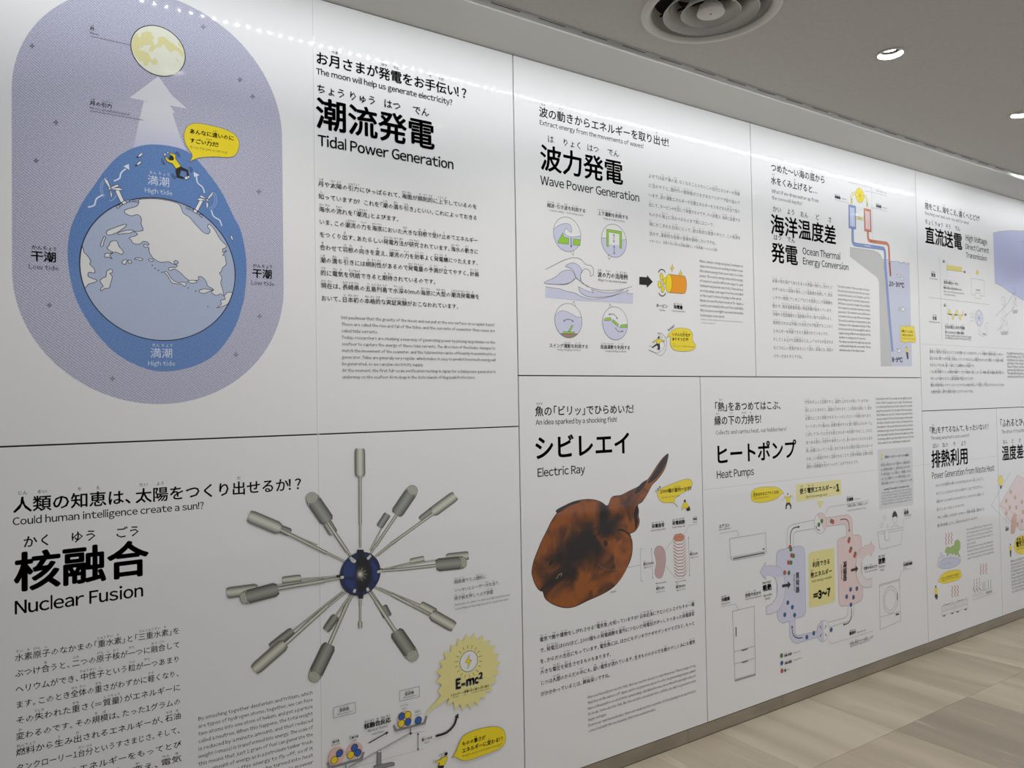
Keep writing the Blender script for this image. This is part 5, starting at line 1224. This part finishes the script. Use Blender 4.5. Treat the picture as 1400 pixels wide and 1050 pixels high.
for x, y, hh in ((790, 880, 320), (892, 675, 215)):
    w = hh * .13
    cp.line([(x - w, y), (x, y - hh), (x + w, y)], .0014, GRY)
    for i in range(7):
        f0, f1 = i / 7, (i + 1) / 7; s0, s1 = w * (1 - f0), w * (1 - f1); k = 1 if i % 2 else -1; cp.line([(x - k * s0, y - hh * f0), (x + k * s1, y - hh * f1)], .001, GRY)
    cp.circ((x - w * .9, y - hh * .98), (x + w * .5, y - hh * .98), (x, y - hh * 1.02), (x, y - hh * .9), None, .0012, GRY); cp.shape([(x - w * .8, y - 12), (x + w * .8, y - 20), (x + w * .8, y + 12), (x - w * .6, y + 15)], ink('#B8B8B8'), .001, GRY)
for q in ([(708, 720), (760, 660), (810, 610), (850, 550), (885, 490)], [(725, 855), (780, 790), (800, 720), (850, 670), (890, 610), (900, 530)]): cp.line(smooth(q, False, 4), .0016, DARKL)
ch = part('current_charts', P7, 'two small charts of direct and alternating current')
ch.line([(172, 145), (195, 960)], .0011, GRY); ch.line([(68, 535), (642, 605)], .0013, GRY)
ch.poly([(240, 225), (385, 245), (388, 293), (240, 272)], ink('#E6D878')); ch.line([(240, 190), (243, 352)], .0011, GRY); ch.line([(232, 270), (395, 292)], .0011, DARKL); ch.line([(248, 610), (255, 770)], .0011, GRY); ch.line([(240, 690), (405, 706)], .0011, DARKL)
sn = [(250 + i * 3.0, 696 + i * .25 - 50 * math.sin(i / 50 * 2 * math.pi * 2.2)) for i in range(51)]; ch.poly([(250, 692)] + sn + [(400, 707)], ink('#E6D878')); ch.line(sn, .0012, GRY)
ch.line([(475, 352), (600, 375), (600, 525), (565, 520)], .0013, GRY); ch.line([(475, 352), (478, 510), (512, 515)], .0013, GRY); ch.line([(512, 490), (562, 495), (562, 550), (515, 542)], .0013, GRY, True); ch.dot((533, 298), 20, YEL, .001, GRY); ch.poly([(518, 462), (560, 466), (560, 472), (518, 468)], BLK)
for a in range(6): ch.line([(533 + 16 * math.cos(a), 298 + 28 * math.sin(a)), (533 + 22 * math.cos(a), 298 + 38 * math.sin(a))], .0011, GRY)
ch.circ((512, 730), (588, 738), (548, 656), (550, 812), ink('#D5D7E6'), .0016, ink('#4A5078')); ch.dot((548, 692), 26, WHT, .0012, ink('#4A5078')); ch.dot((550, 775), 26, WHT, .0012, ink('#4A5078'))
for a in range(8): ch.line([(550, 735), (550 + 34 * math.cos(a * .785), 735 + 70 * math.sin(a * .785))], .0014, ink('#4A5078'))
ch.line([(545, 815), (542, 890), (565, 895), (560, 815)], .0011, GRY); ch.line([(570, 905), (622, 900), (625, 850)], .0014, DARKL); ch.line([(612, 850), (612, 780), (635, 782), (635, 850)], .0011, GRY); ch.poly([(585, 880), (612, 885), (612, 892), (585, 888)], BLK)
for y in (690, 725, 760): ch.line(smooth([(462, y), (475, y + 6), (485, y - 4), (500, y + 4)], False, 3), .0011, GRY)
for t_, a, b_, g in (('直流', (92, 338), (132, 342), .03), ('Direct current', (78, 362), (152, 368), 0), ('交流', (104, 752), (144, 756), .03), ('Alternating current', (72, 775), (176, 784), 0), ('電圧', (202, 202), (224, 206), .02), ('時間', (400, 302), (420, 306), .02), ('電圧', (212, 622), (234, 626), .02), ('時間', (410, 710), (430, 714), .02),
                     ('{直|ちょく}流は電圧が一定で、', (212, 405), (360, 425), .01), ('電気の流れる向きがかわらない。', (210, 455), (396, 478), .01), ('Direct current flows in one direction', (212, 485), (408, 510), 0), ('at a constant voltage', (212, 512), (322, 526), 0), ('交流は電圧と向きが{周|しゅう}期', (222, 832), (412, 848), .01), ('的に入れかわる。家庭の電気。', (224, 880), (414, 895), .01), ('Voltage and direction of current change', (224, 908), (478, 925), 0), ('periodically. Used for home electricity', (225, 932), (472, 948), 0)): part('label_lettering', P7).text(t_, a, b_, bold=g)
FR(1240, 380, 5.25)
b = part('body_lettering', P7)
b.para(['電気に「直流」「交流」ということばを聞いたことがあるでしょう。発電所で電気を遠くのまちへ', '送るために使うのが交流。交流は、トランスでかんたんに電圧をかえられて便利。その送電の損失', '~を小さくするため、遠くへ送ることは得意なのが直流です。', 'いま、風力発電でつくった電気を海底ケーブルで大都市へ送ることや、広い地域の電力を融通、再生可能エネ',
        '~をたっぷり送れるようにと直流送電が見直されています。', '電気の利用が始まってすぐ、エジソンとライバルの会社が対立して「直流」と「交流」どちらがよいか、たたかい', '~の歴史を経て、現代の電気を送りとどけているのですね。'], (162, 540), (170, 830), (692, 556))
e = part('english_lettering', P7)
e.para(['You might have heard the terms "direct current"', 'and "alternating current." The current that is sent', 'long distance over cables is alternating, and easy', 'switching of the voltage makes it convenient.', 'They are trying to send electricity long distances', 'generated by wind power over the ocean floor', 'through high voltage direct current cables, that', '~waste less electricity on the way.'], (715, 548), (722, 716), (930, 566), ry=1.2)

# ================================================================== waste heat panel
P8 = panel(UE, UF, VBT, VH3, 'narrow panel on waste heat power with a green hot spring and train drawings')
seam(P8, (UE + .002, -.1735), (UF - .002, -.1735))
FR(1250, 560, 3.5)
h = part('heading_lettering', P8, 'bold black Japanese heading with English below')
h.text('「{熱|ねつ}」をすてるなんて、もったいない！！', (72, 115), (362, 98), bold=.02, ru=.26); h.text('Throwing away heat is such a waste!!', (80, 145), (262, 130), bold=.004)
h.text('{排|はい}{熱|ねつ}{利|り}{用|よう}', (82, 280), (260, 262), bold=.026, res=2, ru=.31); h.text('Power Generation from Waste Heat', (84, 333), (384, 292), bold=.006, res=2, ry=1.25)
FR(1260, 700, 6.5643)
b = part('body_lettering', P8)
b.para(['わたしたちが自然から得ているさまざまなエネルギー源。じつは「ここ', 'がうごく」したエネルギーを100％活かすことはとてもむずかしく、', '利用できているのはそのうち40％だけで、のこり60％の多くは熱として', '~捨ててしまい、むだにしているのです。', 'でもこの熱も、エネルギーのひとつ。発電や給湯、温泉などに', '~使う熱を利用しようと、工夫がかさねられているのです。'], (128, -222), (142, 140), (556, -272), bold=.006)
e = part('english_lettering', P8)
e.para(['There are many different types of energy sources we', 'get from nature. But it is said of the energy that', 'is used, 60% is lost; they use it only with 40%', 'and 60% is turned into heat, it', '~goes to waste.', 'But this heat is also energy. They think about', 'reusing it for power generation and hot water', 'and so many ways to use heat better are being', '~made from many ideas, it is becoming known.'], (402, 168), (412, 428), (636, 122), ry=1.25)
STM = ink('#CC9A90')


def steam(x, y, w, hh, name='steam'):
    s = part(name, P8)
    for i in range(3):
        s.line(smooth([(x + i * w + (6 if k % 2 else -4), y + hh * k / 5 - i * 4) for k in range(6)], False, 4), .0075, STM)


steam(218, 192, 25, 102); steam(530, 468, 24, 95); steam(274, 665, 25, 98)
hs = part('hot_spring', P8, 'hot spring pool ringed by rocks before green bushes')
GR3 = ink('#9CBC64')
for q in ([(208, 360), (230, 312), (255, 318), (275, 305), (292, 295), (300, 262), (325, 250), (345, 275), (345, 330), (330, 358), (345, 400), (300, 385), (250, 372)], [(298, 300), (305, 262), (328, 252), (346, 280), (342, 330), (320, 352), (300, 330)]): hs.shape(q, GR3, .0012, GRY, sm=3)
RK = ink('#DDDEE6')
for c, r in (((175, 385), 22), ((195, 405), 20), ((160, 430), 24), ((150, 475), 22), ((230, 385), 20), ((262, 388), 22), ((292, 390), 20), ((320, 398), 20), ((340, 425), 24)): hs.dot(c, r, RK, .0012, GRY, n=10)
hs.shape([(160, 495), (175, 440), (210, 415), (270, 410), (320, 418), (350, 440), (320, 480), (250, 505), (190, 508)], ink('#C9CCDD'), .0012, GRY, sm=3); hs.dot((235, 382), 9, BLK, 0); hs.dot((236, 400), 12, WHT, .001); hs.line([(190, 470), (230, 458), (270, 462)], .001, GRY)
FR(1260, 700, 6.5643)
bubble(P8, [(150, 632), (160, 600), (180, 565), (230, 535), (300, 520), (340, 522), (355, 545), (352, 585), (320, 612), (250, 632), (200, 642), (170, 630)],
       [('＝つくったエネルギーの60％！？', (176, 608), (338, 566), .03), ('That is most of the energy!', (180, 624), (335, 585))])
m_ = part('standing_figure', P8, 'tiny figure in yellow shirt below the bubble')
m_.dot((127, 670), 11, BLK, 0); m_.poly([(115, 685), (140, 682), (142, 720), (138, 740), (118, 742)], YEL); m_.poly([(118, 740), (142, 736), (145, 760), (140, 785), (130, 785), (128, 765), (120, 782), (118, 760)], BLK)
for x, y in ((180, 930), (300, 895)):
    w, dy = 112, -34; tr = part('railway_car_drawing', P8)
    tr.line([(x, y), (x, y - 85), (x + w, y - 85 + dy), (x + w + 2, y + dy)], .0012, GRY, True); tr.line([(x, y - 32), (x + w, y - 32 + dy)], .001, GRY)
    for i in range(4): xx = x + 8 + i * 27; yy = y - 42 + dy * (i * 27 + 8) / w; tr.line([(xx, yy), (xx, yy - 32), (xx + 18, yy - 37), (xx + 18, yy - 5)], .001, GRY, True)
    for i in (0, 1): xx = x + 10 + i * 72; yy = y + 4 + dy * (i * 72 + 10) / w; tr.poly([(xx, yy), (xx + 26, yy - 8), (xx + 20, yy + 4), (xx + 6, yy + 8)], BLK)
    tr.line([(x + 25, y - 95), (x + 75, y - 110)], .002, DARKL); tr.line([(x + 15, y - 90), (x + 22, y - 108), (x + 32, y - 95)], .001, GRY); tr.line([(x + 82, y - 110), (x + 92, y - 130), (x + 100, y - 115)], .001, GRY)
fc = part('factory', P8, 'outline factory with striped chimneys')
for i in range(3):
    x = 470 + i * 25; fc.line([(x, 605 - i * 6), (x, 680 - i * 8)], .0052, ink('#A24A46'))
    fc.line([(x, 620 - i * 6), (x, 635 - i * 6)], .0053, ink('#E0DAD8')); fc.line([(x, 650 - i * 6), (x, 662 - i * 6)], .0053, ink('#E0DAD8')); fc.line([(x - 10, 685 - i * 5), (x + 12, 722 - i * 8)], .0045, ink('#5A2A2A'))
for i in range(5): fc.line([(542, 640 + i * 16), (576, 628 + i * 16)], .0018, GRY)
for i in range(2): fc.line([(598 + i * 22, 608 - i * 5), (598 + i * 22, 692 - i * 6)], .0055, ink('#8FB05A'))
fc.line([(462, 790), (462, 745), (545, 715), (545, 705), (640, 685)], .001, GRY); fc.line([(462, 790), (648, 728)], .0012, GRY); fc.poly([(575, 715), (630, 700), (630, 722), (578, 740)], ink('#A9AAA6'))
for i in range(4): x = 475 + i * 22; y = 775 - i * 7; fc.line([(x, y), (x, y - 22), (x + 15, y - 26), (x + 15, y - 5)], .001, GRY)

# ================================================================== temperature difference panel
P9 = panel(UF, 3.9, VBT, VH3, 'panel at the right edge on temperature difference power, only its left strip in view')
FR(1250, 560, 3.5)
h = part('heading_lettering', P9, 'bold black Japanese heading with English below')
h.text('「ふれるとひんやり」の{正|しょう}{体|たい}', (410, 93), (640, 65), bold=.02, ru=.26); h.text('The driver of touching something cool', (418, 117), (605, 99), bold=.004)
h.text('{温|おん}{度|ど}{差|さ}{発|はつ}{電|でん}', (420, 247), (590, 226), bold=.026, res=2, ru=.31)
FR(1260, 700, 6.5643)
dv = part('peltier_picture', P9, 'pink box with round studs held by a hand, wired to a yellow bulb')
dv.dot((710, -282), 46, YEL, .0014, GRY); dv.poly([(702, -235), (720, -238), (720, -210), (704, -206)], BLK)
for a in range(8): dv.line([(710 + 28 * math.cos(a * .785), -282 + 62 * math.sin(a * .785)), (710 + 40 * math.cos(a * .785), -282 + 82 * math.sin(a * .785))], .0013, GRY)
dv.line([(800, -360), (625, -60), (790, 110)], .0014, GRY)
dv.shape([(700, -60), (860, -330), (1100, -200), (1100, 120), (890, 165), (760, 50)], ink('#E8D4CE'), .0015, GRY); dv.line([(700, -60), (880, 40), (890, 165)], .0013, GRY)
for x, y in ((760, -100), (800, -180), (840, -130), (790, -40), (850, -40), (900, -90), (910, 0), (830, 60), (860, 110), (900, 80), (760, 10)): dv.dot((x, y), 20, ink('#C9A77C'), .001, GRY, n=10)
dv.shape([(800, 185), (805, 100), (815, 40), (835, 10), (850, 30), (848, 100), (835, 180), (815, 196)], ink('#D6AC96'), .0013, GRY, sm=3)
dv.text('温{度|ど}', (752, 172), (782, 166), bold=.03)
bubble(P9, [(830, 322), (840, 345), (860, 370), (900, 378), (1000, 360), (1080, 330), (1100, 270), (1050, 210), (940, 205), (870, 220), (840, 255), (832, 300)],
       [('さわるだけで', (848, 278), (990, 248), .035), ('電気が！', (848, 318), (940, 300), .035), ('Just touch it', (850, 345), (940, 325))])
m_ = part('standing_figure', P9, 'tiny figure in yellow shirt left of the bubble')
m_.dot((796, 292), 9, BLK, 0); m_.poly([(785, 303), (806, 302), (808, 345), (790, 348)], YEL); m_.poly([(790, 346), (806, 344), (803, 402), (795, 405)], BLK); m_.line([(808, 320), (830, 320)], .001, GRY)
e = part('english_lettering', P9)
e.para(['When something feels cool to the touch, that is', 'because heat is moving from your hand into the', 'object. A device that makes use of the difference', 'in temperature can turn it straight into electric', 'power. There are no moving parts, so it does not', 'break easily and it makes no noise at all, and it', 'works as long as there is a difference between', 'the two sides. Using the heat of hot springs, of', 'factories and even of the body is being studied', '~as a source of power for small devices.'], (800, 455), (812, 728), (1080, 375), ry=1.2)

for p in PARTS: p.done()
